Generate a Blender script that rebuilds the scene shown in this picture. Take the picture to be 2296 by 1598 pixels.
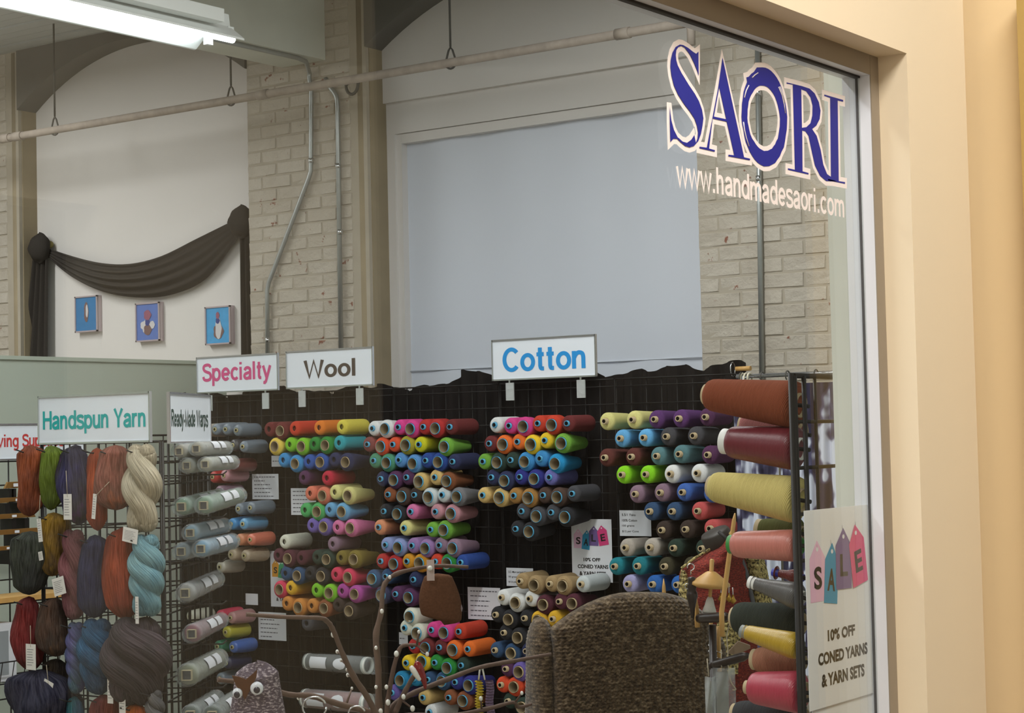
import bpy, math, random
from math import sin, cos, pi, sqrt
from mathutils import Vector, Matrix
from mathutils.geometry import tessellate_polygon
random.seed(7)
S = bpy.context.scene
COL = S.collection
for o in list(bpy.data.objects): bpy.data.objects.remove(o, do_unlink=True)

# ------------------------------------------------------------------ camera
EYE = 1.6
CX, CY = 1148.0, 799.0
VY, VX = (4125.0, 909.0), (-4700.0, 1110.0)          # vanishing points of the two wall directions
F = sqrt(-((VY[0]-CX)*(VX[0]-CX) + (VY[1]-CY)*(VX[1]-CY)))
aY = Vector((VY[0]-CX, -(VY[1]-CY), -F)).normalized()
aX = -Vector((VX[0]-CX, -(VX[1]-CY), -F)).normalized()
aZ = aX.cross(aY)
RW = Matrix((aX, aY, aZ))                             # world <- camera
cam = bpy.data.cameras.new('camera'); co = bpy.data.objects.new('camera', cam); COL.objects.link(co)
cam.sensor_width = 36; cam.lens = F/2296*36; cam.clip_start = .05; cam.clip_end = 60
co.matrix_world = Matrix.Translation((0, 0, EYE)) @ RW.to_4x4()
S.camera = co
S.view_settings.view_transform = 'Standard'; S.view_settings.look = 'None'
S.view_settings.gamma = 1; S.view_settings.use_curve_mapping = False
S.view_settings.exposure = 0.0
# ------------------------------------------------------------------ world and lamps
w = bpy.data.worlds.new('world'); S.world = w; w.use_nodes = True
w.node_tree.nodes['Background'].inputs[0].default_value = (.9, .95, 1, 1)
w.node_tree.nodes['Background'].inputs[1].default_value = .12
def area(name, loc, size, power, color, rot=(0, 0, 0)):
    l = bpy.data.lights.new(name, 'AREA'); l.shape = 'RECTANGLE'; l.size, l.size_y = size
    l.energy = power; l.color = color
    o = bpy.data.objects.new(name, l); o.location = loc; o.rotation_euler = rot; COL.objects.link(o)
COOL = (1, .99, .985)
area('shop_unseen_light', (-3.6, 4.2, 3.75), (.25, 3.8), 117, COOL)
area('shop_unseen_light', (-8.3, 4.2, 3.75), (.25, 3.8), 107, COOL)
area('shop_unseen_light', (-5.6, .2, 3.75), (.25, 2.2), 30, COOL)
area('shop_unseen_light', (-2.5, .6, 3.75), (.25, 2.4), 56, COOL)  # added unseen lamp to brighten the wall stub by the window
area('ceiling_fill', (-3.6, 4.2, 3.76), (.25, 3.8), 20, COOL, (pi, 0, 0))  # added fills, this and the next, turned up to brighten the ceiling
area('ceiling_fill', (-8.3, 4.2, 3.76), (.25, 3.8), 30, COOL, (pi, 0, 0))
area('corridor_light', (.1, 1.0, 3.5), (.9, 3.0), 110, (1, .94, .86))
area('corridor_light', (.1, 6.4, 3.5), (.9, 3.0), 34, (1, .94, .85))

# ------------------------------------------------------------------ helpers
def ray(px, py): return RW @ Vector(((px-CX)/F, -(py-CY)/F, -1))
def at_x(px, py, x): d = ray(px, py); return d*(x/d.x) + Vector((0, 0, EYE))
def at_y(px, py, y): d = ray(px, py); return d*(y/d.y) + Vector((0, 0, EYE))
def at_d(px, py, z): return ray(px, py)*z + Vector((0, 0, EYE))
def c(r, g, b):
    f = lambda v: (v/255/12.92 if v <= 10 else ((v/255+.055)/1.055)**2.4)
    return (f(r), f(g), f(b), 1)
ORG = {}
def link(o, parent=None, org=None):
    COL.objects.link(o); ORG[o] = Vector(org) if org else Vector((0, 0, 0))
    if parent: o.parent = parent
    return o
def tag(o, label=None, cat=None, group=None, kind=None):
    if label: o['label'] = label
    if cat: o['category'] = cat
    if group: o['group'] = group
    if kind: o['kind'] = kind
    return o
def thing(name, loc, label, cat, group=None):
    o = bpy.data.objects.new(name, None); o.location = loc; o.empty_display_size = .05
    link(o, None, loc); return tag(o, label, cat, group)
class MB:
    def __init__(s): s.v = []; s.f = []; s.m = []; s.sm = []; s.att = {}
    def face(s, idx, m=0, sm=False): s.f.append(idx); s.m.append(m); s.sm.append(sm)
    def box(s, a, b, m=0, bev=0):
        x0, y0, z0 = [min(p, q) for p, q in zip(a, b)]; x1, y1, z1 = [max(p, q) for p, q in zip(a, b)]
        n = len(s.v)
        s.v += [Vector(p) for p in ((x0,y0,z0),(x1,y0,z0),(x1,y1,z0),(x0,y1,z0),(x0,y0,z1),(x1,y0,z1),(x1,y1,z1),(x0,y1,z1))]
        for q in ((3,2,1,0),(4,5,6,7),(0,1,5,4),(1,2,6,5),(2,3,7,6),(3,0,4,7)): s.face([n+i for i in q], m)
        return s
    def obox(s, o, u, v, w_, m=0):
        """box with corner o and edge vectors u, v, w"""
        n = len(s.v); o, u, v, w_ = Vector(o), Vector(u), Vector(v), Vector(w_)
        s.v += [o, o+u, o+u+v, o+v, o+w_, o+u+w_, o+u+v+w_, o+v+w_]
        for q in ((3,2,1,0),(4,5,6,7),(0,1,5,4),(1,2,6,5),(2,3,7,6),(3,0,4,7)): s.face([n+i for i in q], m)
        return s
    def tube(s, pts, r, seg=8, m=0, caps=True, sm=True):
        pts = [Vector(p) for p in pts]; n0 = len(s.v); k = len(pts)
        rs = r if isinstance(r, (list, tuple)) else [r]*k
        up = None
        for i, p in enumerate(pts):
            t = (pts[min(i+1, k-1)]-pts[max(i-1, 0)]).normalized()
            if up is None:
                up = t.orthogonal().normalized()
            else:
                up = (up - t*up.dot(t))
                up = up.normalized() if up.length > 1e-6 else t.orthogonal().normalized()
            b = t.cross(up)
            for j in range(seg):
                a = 2*pi*j/seg; s.att[len(s.v)] = (cos(a), sin(a), i/k); s.v.append(p + (up*cos(a)+b*sin(a))*rs[i])
        for i in range(k-1):
            for j in range(seg):
                j2 = (j+1) % seg
                s.face([n0+i*seg+j, n0+i*seg+j2, n0+(i+1)*seg+j2, n0+(i+1)*seg+j], m, sm)
        if caps:
            s.face([n0+j for j in reversed(range(seg))], m); s.face([n0+(k-1)*seg+j for j in range(seg)], m)
        return s
    def lathe(s, prof, o, ax, seg=24, m=0, close=False, sm=True, ms=None):
        """prof: list of (t along axis, radius)"""
        o, ax = Vector(o), Vector(ax).normalized(); u = ax.orthogonal().normalized(); b = ax.cross(u)
        n0 = len(s.v); k = len(prof)
        for t, r in prof:
            for j in range(seg):
                a = 2*pi*j/seg; s.v.append(o+ax*t+(u*cos(a)+b*sin(a))*r)
        for i in range(k if close else k-1):
            i2 = (i+1) % k
            for j in range(seg):
                j2 = (j+1) % seg
                s.face([n0+i*seg+j, n0+i*seg+j2, n0+i2*seg+j2, n0+i2*seg+j], ms[i] if ms else m, sm)
        if not close:
            for i, rev in ((0, True), (k-1, False)):
                if prof[i][1] > 1e-5:
                    q = [n0+i*seg+j for j in range(seg)]; s.face(q[::-1] if rev else q, ms[0] if ms else m)
        return s
    def grid(s, fn, nu, nv, m=0, sm=True, wrap=False):
        n0 = len(s.v)
        for j in range(nv+1):
            for i in range(nu if wrap else nu+1): s.att[len(s.v)] = (cos(2*pi*i/nu), sin(2*pi*i/nu), j/nv); s.v.append(Vector(fn(i/nu, j/nv)))
        st = nu if wrap else nu+1
        for j in range(nv):
            for i in range(nu):
                i2 = (i+1) % nu if wrap else i+1
                s.face([n0+j*st+i, n0+j*st+i2, n0+(j+1)*st+i2, n0+(j+1)*st+i], m, sm)
        return s
    def ball(s, o, r, m=0, nu=12, nv=8):
        o = Vector(o); r = r if isinstance(r, (tuple, list)) else (r, r, r)
        return s.grid(lambda u, v: o+Vector((r[0]*cos(2*pi*u)*sin(pi*v), r[1]*sin(2*pi*u)*sin(pi*v), -r[2]*cos(pi*v))), nu, nv, m, True, True)
    def poly(s, outer, holes=(), m=0, depth=None):
        """flat filled polygon of 3-D points, optional thickness vector"""
        loops = [list(map(Vector, outer))]+[list(map(Vector, h)) for h in holes]
        n0 = len(s.v); flat = [p for l in loops for p in l]; s.v += flat
        tris = tessellate_polygon(loops)
        for t in tris: s.face([n0+i for i in t], m)
        if depth:
            d = Vector(depth); n1 = len(s.v); s.v += [p+d for p in flat]
            for t in tris: s.face([n1+i for i in reversed(t)], m)
            b = 0
            for l in loops:
                for i in range(len(l)):
                    i2 = (i+1) % len(l); s.face([n0+b+i, n0+b+i2, n1+b+i2, n1+b+i], m)
                b += len(l)
        return s
    def mesh(s, name, mats, org=(0, 0, 0)):
        me = bpy.data.meshes.new(name); o = Vector(org)
        me.from_pydata([tuple(p-o) for p in s.v], [], s.f)
        for mt in (mats if isinstance(mats, (list, tuple)) else [mats]): me.materials.append(mt)
        me.polygons.foreach_set('material_index', s.m); me.polygons.foreach_set('use_smooth', s.sm)
        if name == 'hank':
            at = me.attributes.new('strand', 'FLOAT_VECTOR', 'POINT')
            at.data.foreach_set('vector', [x for i in range(len(s.v)) for x in s.att.get(i, (0, 0, 0))])
        me.update(); return me
    def build(s, name, mats, parent=None, org=None):
        if parent is not None: og = ORG[parent]
        elif org is not None: og = Vector(org)
        else:
            lo = Vector([min(p[i] for p in s.v) for i in range(3)]); hi = Vector([max(p[i] for p in s.v) for i in range(3)])
            og = Vector(((lo.x+hi.x)/2, (lo.y+hi.y)/2, lo.z))
        o = bpy.data.objects.new(name, s.mesh(name, mats, og))
        if parent is None: o.location = og
        return link(o, parent, og)
def box(name, a, b, mat, parent=None): return MB().box(a, b).build(name, mat, parent)
def struct(o, label=None): o['kind'] = 'structure'; return o if not label else tag(o, label)
def spline(pts, n=6):
    pts = [Vector(p) for p in pts]; out = []
    for i in range(len(pts)-1):
        p0, p1, p2, p3 = pts[max(i-1, 0)], pts[i], pts[i+1], pts[min(i+2, len(pts)-1)]
        for k in range(n):
            t = k/n; out.append(.5*((2*p1)+(p2-p0)*t+(2*p0-5*p1+4*p2-p3)*t*t+(3*p1-p0-3*p2+p3)*t**3))
    return out+[pts[-1]]

# ------------------------------------------------------------------ materials
class NT:
    def __init__(s, name):
        s.mat = bpy.data.materials.new(name); s.mat.use_nodes = True; s.t = s.mat.node_tree; s.n = s.t.nodes
        s.b = s.n['Principled BSDF']; s.out = s.n['Material Output']
    def new(s, typ, **kw):
        n = s.n.new(typ)
        for k, v in kw.items():
            if k.startswith('i_'): n.inputs[k[2:].replace('_', ' ')].default_value = v
            else: setattr(n, k, v)
        return n
    def l(s, a, b): s.t.links.new(a, b)
    def mix(s, fac, a, b, typ='MIX'):
        m = s.new('ShaderNodeMix', data_type='RGBA', blend_type=typ)
        for k, v in ((0, fac), (6, a), (7, b)):
            if hasattr(v, 'links'): s.l(v, m.inputs[k])
            else: m.inputs[k].default_value = v
        return m.outputs[2]
    def ramp(s, src, stops):
        r = s.new('ShaderNodeValToRGB'); e = r.color_ramp.elements
        while len(e) < len(stops): e.new(.5)
        for q, (p, col) in zip(e, stops): q.position = p; q.color = col
        s.l(src, r.inputs[0]); return r.outputs[0]
    def coord(s, kind='Object', scale=(1, 1, 1), rot=(0, 0, 0)):
        t = s.new('ShaderNodeTexCoord'); m = s.new('ShaderNodeMapping')
        m.inputs['Scale'].default_value = scale; m.inputs['Rotation'].default_value = rot
        s.l(t.outputs[kind], m.inputs[0]); return m.outputs[0]
    def noise(s, scale, vec=None, detail=3, rough=.5):
        n = s.new('ShaderNodeTexNoise'); n.inputs['Scale'].default_value = scale; n.inputs['Detail'].default_value = detail
        n.inputs['Roughness'].default_value = rough
        s.l(vec if vec is not None else s.coord(), n.inputs['Vector']); return n.outputs['Fac']
    def bump(s, h, strength=.3, dist=.002):
        b = s.new('ShaderNodeBump'); b.inputs['Strength'].default_value = strength; b.inputs['Distance'].default_value = dist
        s.l(h, b.inputs['Height']); s.l(b.outputs[0], s.b.inputs['Normal'])
WHITE, BLACK = (1, 1, 1, 1), (0, 0, 0, 1)
def M(name, col, rough=.6, metal=0, var=0, vscale=20, bump=0, bscale=120, spec=.5, alpha=1, trans=0, coat=0):
    t = NT(name); b = t.b
    b.inputs['Roughness'].default_value = rough; b.inputs['Metallic'].default_value = metal
    b.inputs['Specular IOR Level'].default_value = spec
    b.inputs['Coat Weight'].default_value = coat
    if var:
        d = tuple(x*(1-var) for x in col[:3])+(1,); u = tuple(min(1, x*(1+var*.6)) for x in col[:3])+(1,)
        t.l(t.mix(t.noise(vscale), d, u), b.inputs['Base Color'])
    else: b.inputs['Base Color'].default_value = col
    if bump: t.bump(t.noise(bscale), bump)
    return t.mat
def objinfo(t, out='Color'):
    return t.new('ShaderNodeObjectInfo').outputs[out]
def yarn_mat(name, rough=.85, wave=1.0, sheen=0):
    t = NT(name); oc = objinfo(t)
    n = t.noise(1, t.coord('Object', (26, 26, 520) if rough < .6 or name.endswith('coarse') else (120, 420, 120)), 3, .7)
    dark = t.mix(1.0, oc, (.6, .58, .56, 1), 'MULTIPLY'); lite = t.mix(.03, oc, WHITE)
    t.l(t.mix(n, dark, lite), t.b.inputs['Base Color'])
    wv = t.new('ShaderNodeTexWave', wave_type='BANDS', bands_direction='Z', wave_profile='SIN')
    wv.inputs['Scale'].default_value = 120; wv.inputs['Distortion'].default_value = 1.2; wv.inputs['Detail'].default_value = 2
    t.l(t.coord('Object', (1, 1, 1), (.35, .1, 0)), wv.inputs['Vector'])
    t.bump(wv.outputs['Fac'], .35*wave, .0015)
    t.b.inputs['Roughness'].default_value = rough; t.b.inputs['Specular IOR Level'].default_value = .25 if rough > .6 else .6
    t.b.inputs['Sheen Weight'].default_value = sheen
    return t.mat
YARN = yarn_mat('wound yarn', .95, 1, 0)
COARSE = yarn_mat('wound yarn coarse', .95, 1.6, 0)
SILK = yarn_mat('shiny wound thread', .34, .6)
def skein_mat(name, a, b_, c_=None):
    t = NT(name)
    n = t.noise(14, t.coord('Object', (1, 1, .5)), 3)
    stops = [(.35, a), (.6, b_)]+([(.72, c_)] if c_ else [])
    base = t.ramp(n, stops)
    at = t.new('ShaderNodeAttribute', attribute_name='strand'); mp = t.new('ShaderNodeMapping'); mp.inputs['Scale'].default_value = (1, 1, .35)
    mp.inputs['Rotation'].default_value = (0, 0, 0); t.l(at.outputs['Vector'], mp.inputs[0])
    st = t.ramp(t.noise(13, mp.outputs[0], 3, .6), [(.33, BLACK), (.62, WHITE)])
    t.l(t.mix(st, t.mix(1, base, (.5, .5, .5, 1), 'MULTIPLY'), t.mix(.03, base, WHITE)), t.b.inputs['Base Color'])
    t.bump(st, .9, .004); t.b.inputs['Roughness'].default_value = .92; t.b.inputs['Specular IOR Level'].default_value = .2
    return t.mat
WALLWHITE = M('white plaster board', c(222, 218, 214), .8, 0, .05, 1.2, .05, 60)
ARCHGREY = M('grey painted arch', c(108, 105, 98), .85, 0, .25, 4, .15, 40)  # the arched heads' own grey paint, darker than the white infill
CEILBOARD = M('grey white painted boards', c(176, 178, 174), .7, 0, .15, 3, .1, 40)
CEILBACK = M('dark ceiling gaps', c(70, 70, 66), .9)
BEAMPAINT = M('pale grey green painted beam', c(216, 219, 208), .8, 0, .14, 5, .2, 30)
def brick_mat():
    t = NT('old painted brick')
    gp = t.new('ShaderNodeNewGeometry').outputs['Position']
    n1 = t.noise(5, gp, 6, .65); n2 = t.noise(11, gp, 5, .62)
    rnd = objinfo(t, 'Random')
    base = t.mix(n1, c(168, 158, 143), c(205, 198, 186))
    base = t.mix(t.ramp(rnd, [(0, (.0, .0, .0, 1)), (1, (.45, .45, .45, 1))]), base, c(176, 166, 150))
    chips = t.ramp(n2, [(.64, BLACK), (.675, WHITE)])
    base = t.mix(chips, base, c(132, 84, 66))
    t.l(base, t.b.inputs['Base Color']); t.b.inputs['Roughness'].default_value = .85
    t.bump(n2, .9, .02); return t.mat
BRICK = brick_mat()
MORTAR = M('painted mortar', c(176, 167, 151), .95, 0, .18, 9, .5, 40)
PIERSIDE = M('brown pier side', c(158, 144, 118), .9, 0, .3, 6, .4, 25)  # side faces browner than the brick fronts
ALU = M('satin anodised aluminium', c(216, 220, 230), .35, .0)
ALUDULL = M('bronze tinted aluminium face', c(150, 140, 126), .5, .3)
BEIGE = M('cream corridor paint', c(232, 218, 192), .75, 0, .02, 2, .04, 90)
BEIGE2 = M('yellow cream corridor paint', c(232, 209, 168), .75, 0, .02, 2, .04, 90)
STUBPAINT = M('pale grey green wall paint', c(218, 228, 226), .8)
PARTITION = M('pale sage partition', c(188, 196, 182), .8, 0, .03, 2)
FLOORM = M('worn pale floor', c(168, 158, 142), .6, 0, .2, 3)
CARPET = M('brown corridor carpet', c(110, 90, 66), .95, 0, .2, 60)
DARKDOOR = M('dark brown door', c(52, 44, 40), .5)
GALV = M('galvanised steel tube', c(176, 180, 178), .42, .7, .15, 30)
PIPEPAINT = M('chipped painted pipe', c(170, 158, 146), .7, 0, .35, 22, .3, 60)
HANGERM = M('dark hanger iron', c(88, 86, 80), .6, .4)
BLACKMETAL = M('black grid wire', c(24, 22, 20), .5, 0, 0, 20, 0, 1, .35)
CHROME = M('chrome frame', c(214, 216, 218), .22, .95)
CARD = M('white sign card', c(226, 232, 240), .5)
PAPER = M('white paper', c(222, 224, 230), .7)
INK = M('black ink', c(34, 30, 28), .7)
GREYINK = M('grey print', c(96, 96, 104), .7)
TAGPAPER = M('white tag card', c(214, 210, 204), .8)
STRING = M('cotton string', c(176, 164, 142), .9)
def cloth_mat(name, col, sc=300, b=.4):
    t = NT(name); n = t.noise(sc, None, 2)
    t.l(t.mix(n, tuple(x*.7 for x in col[:3])+(1,), tuple(min(1, x*1.3) for x in col[:3])+(1,)), t.b.inputs['Base Color'])
    t.b.inputs['Roughness'].default_value = .95; t.b.inputs['Specular IOR Level'].default_value = .1; t.bump(n, b, .001); return t.mat
BLACKCLOTH = cloth_mat('black backing cloth', c(33, 30, 29))
DRAPE = cloth_mat('charcoal draped cloth', c(60, 56, 52))
def shade_mat():
    t = NT('blue grey roller shade'); n = t.noise(700, None, 1)
    t.l(t.mix(n, c(206, 211, 222), c(219, 224, 233)), t.b.inputs['Base Color']); t.b.inputs['Roughness'].default_value = .9
    return t.mat
SHADE = shade_mat()
def glass_mat():
    t = NT('shop window glass'); tr = t.new('ShaderNodeBsdfTransparent'); gl = t.new('ShaderNodeBsdfGlossy')
    tr.inputs[0].default_value = (.96, .975, .965, 1); gl.inputs['Roughness'].default_value = 0.0
    lw = t.new('ShaderNodeLayerWeight'); lw.inputs[0].default_value = .5         # facing = 1 - |cos|
    pw_ = t.new('ShaderNodeMath', operation='POWER'); pw_.inputs[1].default_value = 5; t.l(lw.outputs['Facing'], pw_.inputs[0])
    ma = t.new('ShaderNodeMath', operation='MULTIPLY_ADD'); ma.inputs[1].default_value = .96; ma.inputs[2].default_value = .04; t.l(pw_.outputs[0], ma.inputs[0])
    mx = t.new('ShaderNodeMixShader')
    t.l(ma.outputs[0], mx.inputs[0]); t.l(tr.outputs[0], mx.inputs[1]); t.l(gl.outputs[0], mx.inputs[2]); t.l(mx.outputs[0], t.out.inputs[0])
    return t.mat
GLASS = glass_mat()
def film_mat(name, tint=(.9, .95, .95, 1), amt=.14, rough=.06):
    t = NT(name); tr = t.new('ShaderNodeBsdfTransparent'); tr.inputs[0].default_value = tint
    b = t.b; b.inputs['Base Color'].default_value = (.85, .88, .88, 1); b.inputs['Roughness'].default_value = rough
    lw = t.new('ShaderNodeLayerWeight'); lw.inputs[0].default_value = .35
    mr = t.new('ShaderNodeMapRange'); mr.inputs['To Min'].default_value = amt*.6; mr.inputs['To Max'].default_value = min(.95, amt*3.2)
    t.l(lw.outputs['Facing'], mr.inputs['Value'])
    n = t.noise(60, None, 3); t.bump(n, .8, .006)
    mx = t.new('ShaderNodeMixShader'); t.l(mr.outputs[0], mx.inputs[0]); t.l(tr.outputs[0], mx.inputs[1]); t.l(b.outputs[0], mx.inputs[2])
    t.l(mx.outputs[0], t.out.inputs[0]); return t.mat
FILM = film_mat('clear plastic sleeve')
def emit(name, col, k):
    t = NT(name); e = t.new('ShaderNodeEmission'); e.inputs[0].default_value = col; e.inputs[1].default_value = k
    t.l(e.outputs[0], t.out.inputs[0]); return t.mat
TUBELIGHT = emit('lit fluorescent tube', (.88, .96, 1, 1), 17)
REFLECTOR = M('white enamel reflector', c(236, 240, 238), .35)
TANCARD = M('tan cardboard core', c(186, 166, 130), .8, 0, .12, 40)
BLUECORE = M('blue coated core', c(78, 160, 198), .6); TANSHADE = M('shaded tan cardboard inside', c(128, 112, 84), .9, 0, .12, 40)  # inside tan is darkened, the bore's shade put into its colour
HOLESHADE = M('core inside shade', c(40, 34, 28), .9)  # near-black colour stands for the shade deep inside the cores
WHITECORE = M('white plastic core', c(226, 226, 220), .45)
WOOD = M('pale turned wood', c(206, 160, 92), .5, 0, .25, 30, .1, 80)
DARKWOOD = M('dark turned wood', c(44, 32, 27), .35, 0, .3, 30)
BARK = M('brown twig bark', c(98, 76, 64), .75, 0, .35, 60, .6, 160)
BEAD = M('clear white bead', c(226, 224, 216), .15, 0, 0, 20, 0, 1, .7)
SHUTTLE = M('amber varnished wood', c(160, 120, 64), .5, 0, .25, 20)
GOLD = M('brass trinket', c(178, 140, 60), .35, .8)
PIXEL = {}

def text(name, s, cen, u, v, wid, hei, mat, parent, bold=.0, off=None):
    """block of lettering fitted to a width and a height round its centre"""
    cu = bpy.data.curves.new(name, 'FONT'); cu.body = s; cu.align_x = 'CENTER'; cu.size = 1; cu.offset = bold; cu.resolution_u = 4
    cu.space_line = .9
    to = bpy.data.objects.new(name, cu); me = bpy.data.meshes.new_from_object(to)
    bpy.data.objects.remove(to)
    xs = [q.co.x for q in me.vertices]; ys = [q.co.y for q in me.vertices]
    x0, x1, y0, y1 = min(xs), max(xs), min(ys), max(ys)
    u, v = Vector(u).normalized(), Vector(v).normalized(); n = u.cross(v)
    kx = wid/(x1-x0) if wid else hei/(y1-y0); ky = hei/(y1-y0) if hei else kx
    cen = Vector(cen)-ORG[parent]
    for q in me.vertices:
        q.co = cen+u*((q.co.x-(x0+x1)/2)*kx)+v*((q.co.y-(y0+y1)/2)*ky)
    me.materials.clear(); me.materials.append(mat); me.update()
    o = bpy.data.objects.new(name, me); link(o, parent); return o

def arc_(cx, cy, rx, ry, a0, a1, n=20): return [(cx+rx*cos(math.radians(a0+(a1-a0)*i/n)), cy+ry*sin(math.radians(a0+(a1-a0)*i/n))) for i in range(n+1)]
def sm_(*p): return [(q.x, q.y) for q in spline([(x, y, 0) for x, y in p], 5)]
_el = lambda cx: arc_(cx, .365, .235, .30, 0, 360, 28)
_s = [(.60,.78),(.52,.90),(.34,.935),(.14,.88),(.085,.74),(.17,.60),(.36,.52),(.54,.45),(.61,.28),(.54,.12),(.34,.065),(.13,.11),(.06,.27)]
_arch = lambda x: sm_((x, .42), (x+.08, .59), (x+.21, .665), (x+.35, .61), (x+.39, .45))+[(x+.39, 0)]
GLYPH = {'H': (.69, [[(.07,0),(.07,1)], [(.62,0),(.62,1)], [(.07,.54),(.62,.54)]]), 'W': (.98, [[(.05,1),(.26,.03),(.49,.96),(.72,.03),(.93,1)]]),
 'S': (.67, [sm_(*_s)]), 'C': (.72, [arc_(.39, .5, .31, .435, 42, 318, 30)]), 'Y': (.66, [[(.04,1),(.33,.46),(.62,1)], [(.33,.48),(.33,0)]]),
 'M': (.82, [[(.07,0),(.07,.95),(.41,.07),(.75,.95),(.75,0)]]), 'R': (.69, [[(.07,0),(.07,1)], [(.07,.93),(.38,.93)]+arc_(.38, .72, .21, .21, 90, -90)+[(.07,.51)], [(.34,.5),(.62,0)]]),
 'o': (.62, [_el(.31)]), 'c': (.57, [arc_(.31, .365, .235, .30, 42, 318)]), 'e': (.62, [arc_(.31, .365, .235, .30, 0, 320)+[], [(.09,.36),(.545,.36)]]),
 'a': (.60, [sm_((.09,.52),(.17,.63),(.31,.665),(.45,.61),(.49,.48))+[(.49,0)], sm_((.49,.40),(.28,.36),(.12,.30),(.08,.19),(.15,.09),(.28,.065),(.42,.12),(.49,.25))]),
 'n': (.58, [[(.07,0),(.07,.73)], _arch(.07)]), 'h': (.58, [[(.07,0),(.07,1)], _arch(.07)]), 'm': (.90, [[(.07,0),(.07,.73)], _arch(.07), _arch(.42)]),
 'r': (.40, [[(.07,0),(.07,.73)], sm_((.07,.40),(.13,.57),(.24,.65),(.37,.64))]), 'u': (.58, [[(.07,.73),(.07,.3)]+sm_((.07,.28),(.11,.12),(.25,.065),(.40,.13),(.48,.3)), [(.48,.73),(.48,0)]]),
 'i': (.24, [[(.1,0),(.1,.73)], [(.1,.86),(.1,1)]]), 'l': (.24, [[(.1,0),(.1,1)]]), 't': (.37, [[(.17,.95),(.17,.2)]+sm_((.17,.18),(.21,.08),(.33,.07)), [(.02,.67),(.33,.67)]]),
 'y': (.57, [[(.04,.73),(.29,.03)], [(.54,.73),(.29,.03),(.22,-.15),(.14,-.21),(.05,-.2)]]), 'p': (.62, [[(.07,.73),(.07,-.27)], _el(.305)]), 'd': (.62, [[(.54,0),(.54,1)], _el(.305)]),
 'g': (.62, [[(.54,.73),(.54,-.05)]+sm_((.53,-.06),(.46,-.19),(.3,-.225),(.12,-.17)), _el(.305)]), 's': (.55, [[(x*.85, y*.73) for x, y in sm_(*_s)]]), 'v': (.57, [[(.04,.73),(.285,.03),(.53,.73)]]),
 'w': (.79, [[(.03,.73),(.21,.03),(.395,.7),(.58,.03),(.76,.73)]]), '-': (.38, [[(.05,.33),(.33,.33)]]), '.': (.27, [[(.12,0),(.12,.15)]]), ' ': (.30, [])}
def sans(name, s, cen, u, v, wid, hei, mat, parent, w=.14):
    """plain grotesque lettering drawn as ribbons of even width, fitted to a box"""
    V, Fc, Ly = [], [], []; pen = 0; ns = 0
    for ch in s:
        adv, strokes = GLYPH[ch]
        for st in strokes:
            P = [Vector(p) for p in st]; P = [p for i, p in enumerate(P) if i == 0 or (p-P[i-1]).length > 1e-4]; n = len(P); n0 = len(V)
            for i in range(n):
                a = (P[i]-P[i-1]).normalized() if i else None; b = (P[i+1]-P[i]).normalized() if i < n-1 else None
                if i == 0 and (P[0]-P[-1]).length < 1e-3: a = (P[-1]-P[-2]).normalized()
                if i == n-1 and (P[0]-P[-1]).length < 1e-3: b = (P[1]-P[0]).normalized()
                t = ((a or b)+(b or a)); t = t.normalized() if t.length > .2 else (b or a)
                nn = Vector((-t.y, t.x)); k = 1/max(.62, abs(nn.dot(Vector((-(a or b).y, (a or b).x)))))
                if ch in 'WMvwYy' and a and b and a.dot(b) < -.3: k = 1.5
                V += [P[i]+nn*w/2*k+Vector((pen, 0)), P[i]-nn*w/2*k+Vector((pen, 0))]; Ly += [ns*.00006]*2
            ns = (ns+1) % 5
            for i in range(n-1): Fc.append((n0+2*i, n0+2*i+1, n0+2*i+3, n0+2*i+2))
        pen += adv+.055
    x0, x1, y0, y1 = min(p.x for p in V), max(p.x for p in V), min(p.y for p in V), max(p.y for p in V)
    u, v = Vector(u).normalized(), Vector(v).normalized(); kx, ky = wid/(x1-x0), hei/(y1-y0); cen = Vector(cen)
    m = MB(); m.v = [cen+u*((p.x-(x0+x1)/2)*kx)+v*((p.y-(y0+y1)/2)*ky)+u.cross(v)*q for p, q in zip(V, Ly)]
    for f in Fc: m.face(f)
    return m.build(name, mat, parent)

# ================================================================== SETTING
D = 7.2                                   # face of the brick piers
BAYS = D+.135                             # face of the white infill
CEIL = EYE+2.33
XL, XM0, XM1, XR0, XR1 = -8.67, -6.83, -6.0, -4.1, -3.2
fl = struct(box('floor', (-11, -3, -.1), (-1.25, 7.6, 0), FLOORM))
cf = struct(box('floor_corridor', (-1.25, -3, -.1), (1.6, 9, 0), CARPET))
ce = struct(box('ceiling', (-11, -3, CEIL+.03), (-1.25, 7.6, CEIL+.12), CEILBACK))
bw = .104; y = 7.32; k = 0
mesh_b = None
while y > 5.2:
    if mesh_b is None:
        mesh_b = MB().box((-3.5, -bw/2+.007, -.02), (3.5, bw/2-.007, 0)).box((-3.5, -bw/2, -.008), (3.5, bw/2, 0)).mesh('ceiling_board', CEILBOARD)
    o = bpy.data.objects.new('ceiling_board', mesh_b); o.parent = ce
    o.location = Vector((-7.2, y, CEIL+.03-.004*(k % 3)))-ORG[ce]; COL.objects.link(o); y -= bw; k += 1
struct(box('wall_left', (-11, -3, 0), (-10.9, 7.6, CEIL+.1), WALLWHITE))
struct(box('wall_near', (-11, -3.1, 0), (1.6, -3, CEIL+.1), WALLWHITE))
struct(MB().box((-11, BAYS, 0), (XM0+.05, 7.6, CEIL+.1)).box((XM0, BAYS, 0), (XM1-.012, 7.6, CEIL+.1)).box((-3.3, BAYS, 0), (-1.1, 7.6, CEIL+.1))
       .box((XM1, BAYS+.12, 0), (XR0, 7.6, CEIL+.1)).box((XR0+.006, BAYS, 0), (-3.2, 7.6, CEIL+.1)).build('wall_back', WALLWHITE))
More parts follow.
